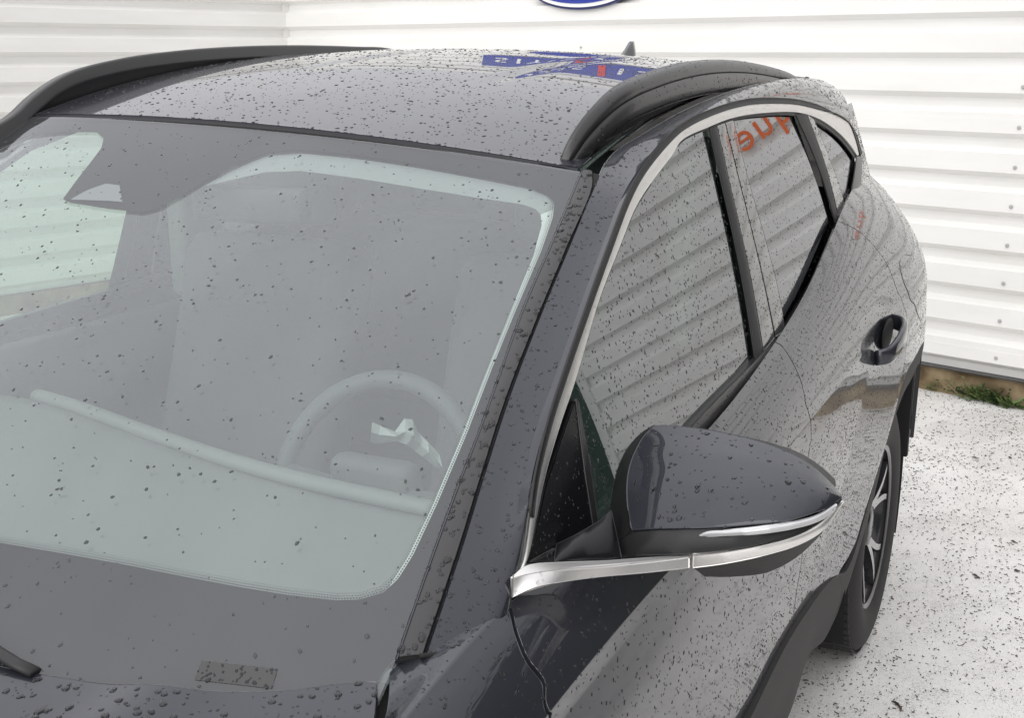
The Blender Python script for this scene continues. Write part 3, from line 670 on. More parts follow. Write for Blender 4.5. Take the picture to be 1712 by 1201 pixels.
yy_ = np.linspace(-.8, .36, 30); o_ = np.array([-.05, -.02, .0, .02, .05]); P, n = HOOD.pos(np.stack([np.repeat(hx(np.minimum(yy_, .3529))[:, None], 5, 1)+o_, np.repeat(yy_[:, None], 5, 1)], -1), -.022)
gs_ = grid_mesh('inner_shell', P, n, 'shell', car, 0); mirror_copy(gs_)
# bonnet
he = HOOD.uv([(0, 1115), (80, 1130), (160, 1140), (250, 1149), (350, 1155), (460, 1157), (560, 1150), (642, 1128)])
he = he[np.argsort(he[:, 0])]; print('hood edge', np.round(he, 3).tolist())
xr = hg[0, 0]; hxs = np.linspace(-xr, xr, 100); hy = np.interp(np.abs(hxs), he[:, 0], he[:, 1]); 
hy = np.convolve(np.r_[[hy[0]]*3, hy, [hy[-1]]*3], np.ones(7)/7, 'valid')
fr = np.linspace(-1, 1, 100); T = np.linspace(0, 1, 60)[None, :]
yr_ = np.interp(fr*xr, hxs, hy)[:, None]; Yh = yr_*(1-T)-.85*T
wq = hx(np.minimum(Yh+(.3529-yr_)*(1-T)**3, .3529)); UV = np.stack([fr[:, None]*wq, Yh], -1)
P, n = HOOD.pos(UV); hood = grid_mesh('bonnet', P, n, 'paint', car, .02, .001); DROPS.append((hood, -5200, .0010, .0054, 1.25))

# dark shell behind the gaps
def shell(S, u0, u1, v0, v1, nu, nv, off, mirror=True, name='inner_shell'):
    U_, V_ = np.meshgrid(np.linspace(u0, u1, nu), np.linspace(v0, v1, nv), indexing='ij'); P, n = S.pos(np.stack([U_, V_], -1), off)
    o = grid_mesh(name, P, n, 'shell', car, 0)
    if mirror: mirror_copy(o)
shell(BODY, -.86, 2.25, .015, .99, 60, 30, -.013); shell(BODY, 2.25, 3.6, .015, .60, 40, 20, -.013); shell(GH, 2.52, 3.1, 1.20, 1.46, 16, 10, -.018); shell(GH, 2.36, 2.6, 1.15, 1.30, 8, 8, -.018)
# cladding: sill and wheel arch
def cl_strip(pairs, xs_, name='sill_cladding'):
    P = []
    for (a, b), (xa, xb) in zip(pairs, xs_): P.append((at(*a, X=xa), at(*b, X=xb)))
    return P
sill_top = [at(1255, 1201, X=.893), at(1320, 1070, X=.893), at(1385, 975, X=.895), at(1388, 966, X=.897)]
def lofted(name, curves, m, nu=60, flange=.012, mirror=True, out=(1, 0, 0)):
    G = np.stack([resample(catmull(c, 6), nu) for c in curves], 1)
    # densify across
    d = []
    for i in range(nu): d.append(resample(G[i], 10))
    G = np.array(d); dn = np.gradient(G, axis=0); dm = np.gradient(G, axis=1); n = np.cross(dn, dm); n /= np.linalg.norm(n, axis=-1, keepdims=True)+1e-9
    n *= np.sign(np.sum(n*np.array(out), -1, keepdims=True)+1e-9)
    o = grid_mesh(name, G, n, m, car, flange, 0)
    if mirror: mirror_copy(o)
    return o
st = [np.array([.902, .75, .50]), at(1200, 1310, X=.902), at(1255, 1201, X=.903), at(1320, 1070, X=.904), at(1385, 975, X=.905), at(1402, 960, X=.905)]
print('sill', np.round(st, 3).tolist())
sb_ = [np.array([.870, .80, .25]), at(1264, 1310, X=.868), at(1320, 1201, X=.868), at(1351, 1100, X=.872), at(1379, 1072, X=.872)*.0+at(1379, 1072, X=.874), at(1407, 1013, X=.884)]
smid = [a*.72+b*.28+np.array([.006, 0, 0]) for a, b in zip(st, sb_)]
slow = [np.array([b[0]-.05, b[1], b[2]-.05]) for b in sb_]
sc = lofted('sill_cladding', [st, smid, sb_, slow], 'clad')
# arch cladding: outer (paint side) edge and inner (opening) edge
ar_out = [((1402, 960), .901), ((1415, 955), .903), ((1425, 935), .906), ((1445, 868), .915), ((1468, 780), .922), ((1491, 690), .930), ((1500, 655), .932), ((1518, 610), .932), ((1536, 570), .930), ((1545, 556), .927), ((1547, 552), .922)]
ar_in = [((1407, 1013), .885), ((1414, 992), .888), ((1423, 965), .890), ((1445, 890), .903), ((1461, 832), .911), ((1480, 737), .921), ((1495, 700), .925), ((1510, 660), .927), ((1525, 632), .925), ((1535, 610), .922), ((1537, 609), .918)]
ao = [at(*p, X=x) for p, x in ar_out]; ai = [at(*p, X=x) for p, x in ar_in]
print('arch', np.round(ao, 2).tolist(), np.round(ai, 2).tolist())
amid = [a*.5+b*.5+np.array([.004, 0, 0]) for a, b in zip(ao, ai)]
acl = lofted('arch_cladding', [ao, amid, ai], 'clad', 80)
# dark lower bumper behind the rear wheel
Yb = np.linspace(3.16, 3.60, 16); lim = smax(np.full(16, 3.3)); Tq = np.linspace(0, 1, 12)
UV = np.stack([np.repeat(Yb[:, None], 12, 1), lim[:, None]*.985+(1-lim[:, None]*.985)*Tq[None]], -1); P, n = BODY.pos(UV, -.004); bc_ = grid_mesh('bumper_cladding', P, n, 'plastic', car, .012); mirror_copy(bc_)
# wheel housing
def disc_ring(name, c, prof, m, parent, seg=48, axis='X', smooth=True):
    V, Fc = [], []
    for i in range(seg):
        a = 2*math.pi*i/seg
        for x, r in prof: V.append((c[0]+x, c[1]+r*math.cos(a), c[2]+r*math.sin(a)))
    n = len(prof)
    for i in range(seg):
        j = (i+1) % seg
        for k in range(n-1): Fc.append((i*n+k, j*n+k, j*n+k+1, i*n+k+1))
    return mesh(name, V, Fc, m, parent, smooth=smooth)
for sx in (1, -1):
    for yy in (0.0, 2.68):
        V, Fc = [], []; prf = [(-.02*sx, .02), (-.02*sx, .44), (sx*.295, .455)]
        for i in range(31):
            a = math.radians(-24+228*i/30)
            for x, r in prf: V.append((sx*.60+x, yy+r*math.cos(a), .37+r*math.sin(a)))
        Fc = [(i*3+k, (i+1)*3+k, (i+1)*3+k+1, i*3+k+1) for i in range(30) for k in range(2)]
        mesh('wheel_housing', V, Fc, 'shell', car)
for sx in (1, -1): boxm('wheel_housing', (sx*.76, 3.14, .62), (.29, .03, .38), 'shell', car)
# wheels
def wheel(cx, cy, sx):
    w_ = empty('wheel', (cx, cy, .358), car)
    if sx < 0: w_.rotation_euler.z = math.pi
    pr_ = [(-.225, .215), (-.225, .33), (-.205, .350), (-.180, .357), (-.05, .3575), (-.022, .352), (-.006, .335), (.002, .31), (.004, .285), (-.002, .255), (-.010, .236), (-.016, .232), (-.03, .225)]
    ty_ = disc_ring('tyre', (0, 0, 0), pr_, 'tyre', w_, 96)
    # tread blocks
    V, Fc = [], []
    for i in range(72):
        a = 2*math.pi*i/72
        for (x0, x1, sk) in ((-.20, -.165, .02), (-.155, -.12, -.01), (-.11, -.07, .01), (-.06, -.018, .02)):
            b0 = len(V)
            for r in (.354, .3605 if x1 < -.03 else .359):
                for x, da in ((x0, 0), (x1, sk), (x1, sk+.062), (x0, .062)):
                    V.append((x, r*math.cos(a+da), r*math.sin(a+da)))
            Fc += [tuple(b0+k for k in q) for q in ((4, 5, 6, 7), (0, 1, 5, 4), (1, 2, 6, 5), (2, 3, 7, 6), (3, 0, 4, 7))]
    mesh('tread', V, Fc, 'tyre', w_, smooth=False, kind='stuff')
    disc_ring('rim', (0, 0, 0), [(-.2, .21), (-.06, .205), (-.035, .222), (-.012, .236), (-.010, .229), (-.016, .220)], 'rimdark', w_, 72)
    # brake disc
    disc_ring('brake_disc', (-.09, 0, 0), [(0, .05), (0, .15), (-.02, .15)], 'rimdark', w_, 40)
    for k in range(5):
        a0 = 2*math.pi*k/5+.35
        for s in (-1, 1):
            V, Fc = [], []
            n_ = 9
            for i in range(n_):
                f = i/(n_-1); r = .045+f*(.222-.045); a = a0+s*(.05+f*.24-.05*math.sin(f*math.pi)); wdt = .008+.005*(1-f)
                x = -.022-.028*(1-f)**1.5+.004
                er = np.array([0, math.cos(a), math.sin(a)]); et = np.array([0, -math.sin(a), math.cos(a)])
                for dx, dt in ((0, -wdt), (0, wdt), (-.03, wdt), (-.03, -wdt)): V.append(er*r+et*dt+np.array([x+dx, 0, 0]))
            for i in range(n_-1):
                for q in range(4): Fc.append((i*4+q, i*4+(q+1) % 4, (i+1)*4+(q+1) % 4, (i+1)*4+q))
            o = mesh('spoke', V, Fc, 'rim', w_, smooth=False); o.data.materials.append(M['rimdark'])
            for q, p in enumerate(o.data.polygons):
                if q % 4 != 0: p.material_index = 1
        # dark infill between the two arms of a pair
    disc_ring('hub_cap', (-.04, 0, 0), [(0, .06), (.012, .055), (.016, .03), (.016, .001)], 'rimdark', w_, 24)
    return w_
wheel(.905, 2.68, 1); wheel(-.905, 2.68, -1); wheel(.905, 0, 1); wheel(-.905, 0, -1)

# roof rails
def rail(sx, top_px, name='roof_rail'):
    xr_ = [.557, .563, .572, .584, .594, .601, .605, .605, .605, .603, .598]
    pts = np.array([at(*p, X=sx*x) for p, x in zip(top_px, xr_)])
    return catmull(pts, 6)
lt = rail(1, [(937, 272), (945, 248), (963, 213), (990, 178), (1025, 145), (1080, 120), (1140, 104), (1200, 99), (1260, 105), (1310, 119), (1342, 139)])
def build_rail(path, sx, nm='roof_rail', h0=.0, under=None):
    n = len(path); G = []; path = resample(path, 90)
    for i, p in enumerate(path):
        # section: top inner, top outer, side outer bottom, inner bottom
        zr = ROOF.fn(np.array(p[0]), np.array(p[1]))[2]; bot = max(zr-.012, p[2]-.052)
        t_ = i/89; wdt = .024+.003*math.sin(math.pi*t_)
        x0 = p[0]-.004*sx; wdt *= min(1, .45+i/22, .6+(89-i)/12)
        lo = zr-.004-p[2]; lo2 = lo-.030*min(1, i/14)
        sec = [(0, lo), (0, -.004), (.004, 0), (wdt-.006, -.004), (wdt, -.012), (wdt+.003, -.024), (wdt-.001, -.0265), (wdt+.003, -.029), (wdt+.007, -.056), (wdt-.004, -.068)]
        sec = [(a, max(b, lo if a < .02 else lo2)) for a, b in sec]
        if i in (0, 89): sec = [(a*.9+.002, (lo+.001)) for a, b in sec]
        G.append([np.array([x0+sx*a, p[1], p[2]+b]) for a, b in sec])
    G = np.array(G); dn = np.gradient(G, axis=0); dm = np.gradient(G, axis=1); nn = np.cross(dn, dm); nn /= np.linalg.norm(nn, axis=-1, keepdims=True)+1e-9
    tube('rail_groove', G[3:-3, 6]+np.array([.0012*sx, 0, 0]), .0019, 'shell', car, 6)
    flipn = np.sign(np.mean(nn[:, 3]@np.array([0, 0, 1]))); nn *= flipn
    return grid_mesh(nm, G, nn, 'clad2', car, .004, 0)
M['clad2'] = mat('matt_rail', (.030, .029, .030), .38, 0, .2, .25)
rl = build_rail(lt, 1); DROPS.append((rl, -3200, .0009, .0022, 1.4))
rpath = catmull(np.array([at(*p, X=-.605) for p in [(-14, 214), (8, 203), (32, 187), (60, 160), (117, 122), (200, 98), (300, 84), (400, 77), (500, 75), (600, 77.5), (650, 80)]]+[(-.605, 2.8, 1.635), (-.6, 2.95, 1.60)]), 6)
def rrail(path):
    path = resample(path, 90); G = []
    for i, p in enumerate(path):
        w_ = .03; zr = ROOF.fn(np.array(-.6), np.array(max(p[1], 1.2)))[2]; bot = min(zr-.02, p[2]-.03)
        sec = [(0, bot-p[2]), (0, -.03), (.002, -.027), (0, -.024), (0, -.004), (-.004, 0), (-w_, -.004), (-w_-.004, -.02), (-w_-.006, bot-p[2])]
        if i < 9: sec = [(a, b-(.012 if b < -.02 else 0)*(1-i/9)) for a, b in sec]
        G.append([np.array([p[0]+a, p[1], p[2]+b]) for a, b in sec])
    G = np.array(G); dn = np.gradient(G, axis=0); dm = np.gradient(G, axis=1); nn = np.cross(dn, dm); nn /= np.linalg.norm(nn, axis=-1, keepdims=True)+1e-9
    nn *= np.sign(np.mean(nn[:, 5]@np.array([0, 0, 1])))
    return grid_mesh('roof_rail', G, nn, 'clad2', car, .004, 0)
rrail(rpath)
# antenna fin
fb = at(1050, 98, Y=3.0)
V = []; fin_prof = [(0, 0), (.03, .012), (.07, .035), (.10, .055), (.115, .060), (.125, .055), (.135, 0)]
fx = fb[0]-.02; fz = ROOF.fn(np.array(fx), np.array(3.05))[2]-.003
Vf, Ff = [], []
for i, (y, z) in enumerate(fin_prof):
    w_ = .022*(1-(y/.135-.5)**2*1.8)
    Vf += [(fx-w_, 2.97+y, fz), (fx-w_*.35, 2.97+y, fz+z), (fx+w_*.35, 2.97+y, fz+z), (fx+w_, 2.97+y, fz)]
for i in range(len(fin_prof)-1):
    for q in range(3): Ff.append((i*4+q, (i+1)*4+q, (i+1)*4+q+1, i*4+q+1))
mesh('antenna_fin', Vf, Ff, 'gloss', car)

# ------------------------------------------------------------------ door mirror
MY = -.115
mir = empty('door_mirror', (0.9, .80, 1.05), car); ml = np.array(mir.location)
def mp_(l, y): return [at(px, py, Y=yy)-ml for (px, py), yy in zip(l, y)]
def mgrid(name, top_, bot_, ytop, ybot, m, bulge, nu=40, nv=20, side=(0, 0), flange=.01, power=1.0):
    a = resample(catmull(np.array(top_), 8), nu); b = resample(catmull(np.array(bot_), 8), nu)
    ya = np.interp(np.linspace(0, 1, nu), np.linspace(0, 1, len(ytop)), ytop); yb_ = np.interp(np.linspace(0, 1, nu), np.linspace(0, 1, len(ybot)), ybot)
    G = np.zeros((nu, nv, 3))
    for i in range(nu):
        u = i/(nu-1)
        for j in range(nv):
            v = j/(nv-1); px, py = a[i]*(1-v)+b[i]*v
            y = ya[i]*(1-v)+yb_[i]*v-bulge*(max(0, 4*v*(1-v))**.8)*(1-abs(2*u-1)**3)**.5
            G[i, j] = at(px, py, Y=y+MY)-ml
    dn = np.gradient(G, axis=0); dm = np.gradient(G, axis=1); n = np.cross(dn, dm); n /= np.linalg.norm(n, axis=-1, keepdims=True)+1e-9
    n *= np.sign(np.sum(n*np.array([.1, -1, .4]), -1, keepdims=True)+1e-9)
    return grid_mesh(name, G, n, m, mir, flange, 0)
cap_top = [(1094, 711), (1130, 712), (1199, 721), (1280, 741), (1348, 772), (1388, 806), (1407, 829)]
cap_bot = [(1055, 887), (1100, 885), (1150, 884), (1205, 882), (1255, 878), (1310, 872), (1355, 860), (1390, 846), (1407, 834)]
cap_left = [(1094, 711), (1077, 727), (1063, 750), (1053, 775), (1048, 800), (1047, 830), (1050, 860), (1055, 887)]
def curve3(l, ys_, n): return resample(catmull(np.array([(a, b, y*1000) for (a, b), y in zip(l, ys_)]), 8), n)
nu, nv = 70, 36
Tc = curve3(cap_top, [.968, .968, .962, .950, .935, .925, .918], nu); Bc = curve3(cap_bot, [.812, .806, .803, .803, .808, .822, .848, .885, .915], nu)
Lc = curve3(cap_left, [.968, .955, .935, .915, .893, .866, .838, .812], nv); Rc = curve3([(1407, 829), (1407, 834)], [.918, .915], nv)
G = np.zeros((nu, nv, 3))
for i in range(nu):
    u = i/(nu-1)
    for j in range(nv):
        v = j/(nv-1); q = (1-v)*Tc[i]+v*Bc[i]+(1-u)*Lc[j]+u*Rc[j]-((1-u)*(1-v)*Tc[0]+u*(1-v)*Tc[-1]+(1-u)*v*Bc[0]+u*v*Bc[-1])
        bl = .026*math.sin(math.pi*min(1, v))**.9*(1-u**3)**.6*(.45+.55*min(1, u/.35))
        G[i, j] = at(q[0], q[1], Y=q[2]/1000-bl+MY)-ml
dn = np.gradient(G, axis=0); dm = np.gradient(G, axis=1); n = np.cross(dn, dm); n /= np.linalg.norm(n, axis=-1, keepdims=True)+1e-9
n *= np.sign(np.mean(n@np.array([.1, -1, .4])))
cap = grid_mesh('mirror_cap', G, n, 'paint', mir, .01, 0)
DROPS.append((cap, -3600, .0014, .0038, 1.2))
low_top = [(1055, 888), (1100, 886), (1150, 885), (1205, 883), (1255, 879), (1310, 873), (1355, 861), (1390, 847), (1408, 835)]
low_bot = [(1012, 928), (1060, 929), (1110, 929), (1157, 927), (1215, 921), (1285, 908), (1335, 893), (1372, 872), (1409, 838)]
mgrid('mirror_housing', low_top, low_bot, [.815, .808, .805, .805, .81, .825, .85, .88, .915], [.83, .80, .795, .795, .80, .815, .84, .87, .915], 'plastic', .004, 50, 8)
mgrid('mirror_edge', [(1011, 926), (1014, 890), (1019, 850), (1029, 795), (1040, 765), (1052, 745), (1072, 724), (1093, 711)], [(1055, 888), (1051, 862), (1047, 830), (1049, 797), (1053, 775), (1062, 750), (1079, 724), (1094, 712)], [.84, .87, .89, .92, .94, .95, .965, .97], [.812, .83, .855, .88, .90, .93, .955, .968], 'plastic', .0, 40, 6)
mgrid('indicator_lamp', [(1165, 897), (1182, 889), (1215, 887), (1270, 882), (1330, 872), (1370, 859), (1398, 842)], [(1166, 898), (1190, 898), (1220, 896), (1270, 891), (1330, 880), (1372, 865), (1400, 845)], [.800, .797, .797, .805, .825, .855, .895], [.800, .796, .795, .802, .822, .850, .893], 'lamp', .003, 40, 5)
mgrid('mirror_chrome', [(1158, 929), (1215, 923), (1285, 910), (1335, 895), (1372, 874), (1411, 838)], [(1157, 951), (1215, 943), (1285, 928), (1340, 910), (1378, 886), (1411, 841)], [.792, .797, .812, .835, .865, .915], [.797, .802, .817, .84, .868, .917], 'chrome', .002, 40, 5)
mgrid('mirror_underside', [(1160, 951), (1215, 944), (1285, 929), (1340, 911), (1375, 889)], [(1178, 965), (1225, 965), (1285, 957), (1335, 930), (1374, 893)], [.800, .805, .82, .843, .868], [.87, .88, .885, .885, .88], 'clad', .0, 40, 8)
# rear closing body of the mirror: rounded shell and reflecting glass facing back
cy = .985
ytp = [.968, .968, .962, .950, .935, .925, .918]; yll = [.83, .80, .795, .795, .80, .815, .84, .87, .915]
V = [at(px, py, Y=y+.006+MY)-ml for (px, py), y in list(zip(cap_top, ytp))+list(zip(low_bot, yll))[::-1]+[((1014, 890), .876), ((1019, 850), .896), ((1029, 795), .926), ((1052, 745), .955), ((1072, 724), .965)]]
V = list(resample(catmull(np.array(V), 5, True), 60)); cc = np.mean(V, 0)
V = [v+(cc-v)*.07 for v in V]; V2 = [np.array([(v-cc)[0]*.95+cc[0], .985+MY-ml[1], (v-cc)[2]*.95+cc[2]]) for v in V]; V3 = [np.array([(v-cc)[0]*.88+cc[0], .985+MY-ml[1], (v-cc)[2]*.88+cc[2]]) for v in V]
n_ = len(V); Fb = [(i, (i+1) % n_, n_+(i+1) % n_, n_+i) for i in range(n_)]+[(n_+i, n_+(i+1) % n_, 2*n_+(i+1) % n_, 2*n_+i) for i in range(n_)]
mesh('mirror_back', [v+(cc-v)*.03 for v in V]+V2+V3, Fb, 'plastic', mir)
M['mglass'] = mat('mirror_glass', (.9, .9, .9), .01, 1.0)
mesh('mirror_glass', [v+np.array([0, -.003, 0]) for v in V3], [tuple(range(n_))], 'mglass', mir, smooth=False)
# foot joining mirror and door
mgrid('mirror_foot', [(930, 910), (958, 896), (986, 880), (1005, 868), (1022, 850)], [(925, 941), (960, 940), (1000, 938), (1020, 936), (1040, 934)], [.74, .76, .79, .81, .83], [.69, .72, .75, .77, .79], 'sail', .01, 24, 10)
# sail panel: glossy black triangle and its rubber edge
sail = strip('mirror_sail', GH, GH.uv([(955, 672), (930, 745), (905, 815), (877, 941)]), GH.uv([(957, 676), (964, 740), (972, 800), (987, 882)]), 'sail', car, 30, 14, .006, .012, 0, False); mirror_copy(sail); DROPS.append((sail, -4000, .0012, .0024, 1.2))
sl2 = strip('mirror_sail', GH, GH.uv([(878, 940), (900, 932), (940, 906), (985, 884)]), GH.uv([(879, 942), (920, 941), (965, 939), (1009, 937)]), 'plastic', car, 20, 8, .010, .012, 0, False); mirror_copy(sl2); DROPS.append((sl2, -4000, .002, .004, 1.2))
se = strip('window_seal', GH, GH.uv([(956, 668), (963, 730), (972, 800), (985, 884)]), GH.uv([(959, 672), (971, 735), (982, 805), (991, 874)]), 'satin', car, 30, 4, .008, .012, 0, False); mirror_copy(se)
# belt chrome in front of the mirror
bc_top = BODY.pos(BODY.uv([('uv', .0, 0)]))[0]
YY = [.497, .512, .550, .590, .632, .676]
ct = [at(px, py, Y=y) for (px, py), y in zip([(857, 967), (880, 961), (945, 952), (1010, 947), (1080, 940), (1153, 931)], YY)]
cb = [at(px, py, Y=y-.004) for (px, py), y in zip([(856, 1000), (894, 983), (945, 973), (1006, 965), (1080, 958), (1153, 950)], YY)]
cu = [at(px, py, Y=y+.03*f) for (px, py), y, f in zip([(858, 963), (880, 946), (945, 940), (1009, 938), (1080, 933), (1153, 929)], YY, (.1, .5, 1, 1, .8, .5))]
print('chrome', np.round(ct, 3).tolist())
bt_ = lofted('belt_chrome', [cu, ct], 'chrome', 50, .002, True, (.5, -.3, 1)); bc = lofted('belt_chrome', [ct, cb], 'chrome', 50, .003, True, (1, -.6, .3)); DROPS.append((bc, -3500, .0014, .0036, 1.3))

# rear door handle
huv = BODY.hit(1478, 562); hpos = BODY.fn(huv[0], huv[1]); hd_ = empty('door_handle', tuple(hpos), car); hl = np.array(hd_.location); print('handle', hl)
hy0, hz0 = hl[1], hl[2]
hpath = [np.array([.005-.0, -.115, -.030]), np.array([.028, -.10, -.024]), np.array([.040, -.05, -.012]), np.array([.043, 0, 0]), np.array([.040, .05, .008]), np.array([.026, .10, .012]), np.array([-.004, .125, .014])]
V, Fc = [], []
hc = catmull(np.array(hpath), 6); n_ = len(hc)
for i, p in enumerate(hc):
    f = i/(n_-1); hh = .019+.004*math.sin(f*math.pi); th = .009
    for k in range(12):
        a = 2*math.pi*k/12; ca, sa_ = math.cos(a), math.sin(a)
        V.append(p+np.array([th*np.sign(ca)*abs(ca)**.6, 0, hh*np.sign(sa_)*abs(sa_)**.6]))
for i in range(n_-1):
    for k in range(12): Fc.append((i*12+k, i*12+(k+1) % 12, (i+1)*12+(k+1) % 12, (i+1)*12+k))
Fc += [tuple(range(12))[::-1], tuple((n_-1)*12+k for k in range(12))]
mesh('grip', V, Fc, 'paint', hd_)
V, Fc = [], []          # recessed cup: dark dished oval just proud of the skin
for j, (s_, dx) in enumerate(((1.0, .0060), (.93, .0085), (.8, .0090), (.001, .0092))):
    for k in range(28):
        a = 2*math.pi*k/28; V.append((dx-.03*(.036*s_*math.sin(a)), .012+.082*s_*math.cos(a), .004+.037*s_*math.sin(a)))
for j in range(3):
    for k in range(28): Fc.append((j*28+k, j*28+(k+1) % 28, (j+1)*28+(k+1) % 28, (j+1)*28+k))
cup = mesh('handle_cup', V, Fc, 'shell', hd_)
# fuel flap line on the rear wing
fl_px = [(1524, 428), (1510, 427), (1504, 440), (1505, 452), (1518, 490), (1532, 520), (1539, 539)]
try:
    fuv = BODY.uv(fl_px); strip('fuel_flap_joint', BODY, catmull(fuv, 8), catmull(fuv, 8)+np.array([.006, .0]), 'rubber', car, 60, 3, .0006, 0, 0, False)
except ValueError as e: print('fuel', e)

# tail: rear panel so that the car closes behind
Vt = []
tl = ((3.40, 1.555, .54), (3.46, 1.42, .58), (3.50, 1.28, .60), (3.53, 1.22, .64), (3.60, 1.05, .70), (3.62, .6, .70), (3.5, .3, .68))
for y_, zz, hw_ in tl:
    for x in np.linspace(-hw_, hw_, 9): Vt.append((x, y_-.10*(x/.7)**2, zz))
mesh('tailgate', Vt[27:], [(j*9+k, j*9+k+1, (j+1)*9+k+1, (j+1)*9+k) for j in range(3) for k in range(8)], 'paint', car)
mesh('rear_window', Vt[:36], [(j*9+k, j*9+k+1, (j+1)*9+k+1, (j+1)*9+k) for j in range(3) for k in range(8)], 'privacy', car)
# rear roof post between the quarter moulding and the tail
qm = GH.uv([(1419, 207), (1430, 235), (1439, 262), (1438, 285), (1437, 310), (1434, 335), (1431, 365)]); print('qm', np.round(qm, 2).tolist())
q0 = resample(catmull(qm, 6), 20); q1 = np.stack([np.linspace(3.36, 3.46, 20), np.linspace(1.50, 1.26, 20)], 1)
T_ = np.linspace(0, 1, 16)[None, :, None]; P, n = GH.pos(q0[:, None]*(1-T_)+q1[:, None]*T_, .002); dp = grid_mesh('rear_post', P, n, 'paint', car, .012, .0); mirror_copy(dp); DROPS.append((dp, -9000, .0012, .0022, 1.3))
# front/bottom closing
boxm('underbody', (0, 1.4, .24), (1.5, 4.2, .08), 'shell', car)
boxm('front_body', (0, -.72, .55), (1.5, .2, .55), 'shell', car)
# cowl and wiper
cow = [(x, .02, .955) for x in np.linspace(-.72, .72, 12)]+[(x, .26-.0*x, .962) for x in np.linspace(-.72, .72, 12)]
mesh('cowl_panel', cow, [(k, k+1, 13+k, 12+k) for k in range(11)], 'plastic', car)
wp = [at(-70, 1040, X=.20)]
wa = WS.pos(np.vstack([[[-.42, .20], [-.15, .245], [.05, .275]], WS.uv([(0, 1101), (38, 1125), (70, 1140)])]), .018)[0]; print('wiper', np.round(wa,3).tolist()); tube('wiper_arm', wa, [.009]*6, 'plastic', car, 8, flat=.6)

# ------------------------------------------------------------------ interior
hl_U, hl_V = np.meshgrid(np.linspace(-.55, .55, 20), np.linspace(1.22, 3.3, 20), indexing='ij')
P, n = ROOF.pos(np.stack([hl_U, hl_V], -1), -.035); grid_mesh('headliner', P, -n, 'dashl', car, 0)
# pale trim just inside the windscreen edge
rin = [(430, 252), (500, 247), (600, 257), (700, 272), (800, 290), (880, 306), (912, 318), (927, 335), (924, 360), (905, 415), (860, 520), (820, 618), (780, 722), (730, 840), (690, 925), (665, 965), (640, 988)]
rii = [(440, 276), (500, 274), (600, 287), (700, 303), (800, 319), (870, 329), (893, 336), (903, 346), (905, 364), (891, 415), (848, 520), (808, 618), (768, 722), (718, 840), (676, 925), (652, 962), (640, 987)]
M['trim_top'] = mat('headlining_edge', (.20, .225, .22), .8)
strip('pillar_trim', WS, WS.uv(rin[7:])+np.array([.006, .004]), WS.uv(rii[7:]), 'trim', car, 120, 4, -.014, 0, 0, False)
strip('header_trim', WS, WS.uv([(330, 300)]+rin[:8])+np.array([.006, .004]), WS.uv([(333, 301)]+rii[:8]), 'trim_top', car, 80, 4, -.014, 0, 0, False)
# dashboard
V, Fc = [], []
xsd = np.linspace(-.72, .72, 40)
yrd = spline1([-.72, -.52, -.25, .12, .40, .72], [1.02, 1.035, .975, .872, .836, .83])(xsd)
fdy = [(0, .935), (.25, .955), (.5, .972), (.75, .983), (.94, .988), (1.0, .984), (1.02, .955), (1.0, .80), (.98, .55)]
for f, z in fdy:
    for x, ye_ in zip(xsd, yrd): V.append((x, .16+(ye_-.16)*f, z-.008*abs(x)))
for j in range(len(fdy)-1):
    for k in range(39): Fc.append((j*40+k, j*40+k+1, (j+1)*40+k+1, (j+1)*40+k))
mesh('dashboard', V, Fc, 'dash', car)
# raised roll on the dash edge; light falling there painted as paler colour
dr = [at(62, 655, Z=.995), at(120, 672, Z=.996), at(260, 722, Z=.998), at(400, 768, Z=1.0), at(520, 800, Z=1.0), at(640, 826, Z=1.0), at(730, 845, Z=.998)]
print('dash roll', np.round(dr, 2).tolist())
tube('dash_roll', catmull(np.array(dr)-np.array([0, 0, .008]), 5), .017, 'dashl', car, 12, flat=.75)
# steering wheel
sw = empty('steering_wheel', (.335, .95, .955), car); 
tilt = math.radians(25)
ring = [(0.185*math.cos(a), -.185*math.sin(a)*math.sin(tilt)*-1*0+.185*math.sin(a)*math.sin(tilt), .185*math.sin(a)*math.cos(tilt)) for a in np.linspace(0, 2*math.pi, 48, endpoint=False)]
tube('wheel_rim', ring, .017, 'wheel', sw, 10, True, upv=(0, 1, .3))
tube('wheel_spoke', [(-.17, 0, 0), (0, -.02, -.01), (.17, 0, 0)], .02, 'wheel', sw, 8)
boxm('airbag_cover', (0, .0, -.01), (.16, .05, .13), 'wheel', sw, 0, .02)
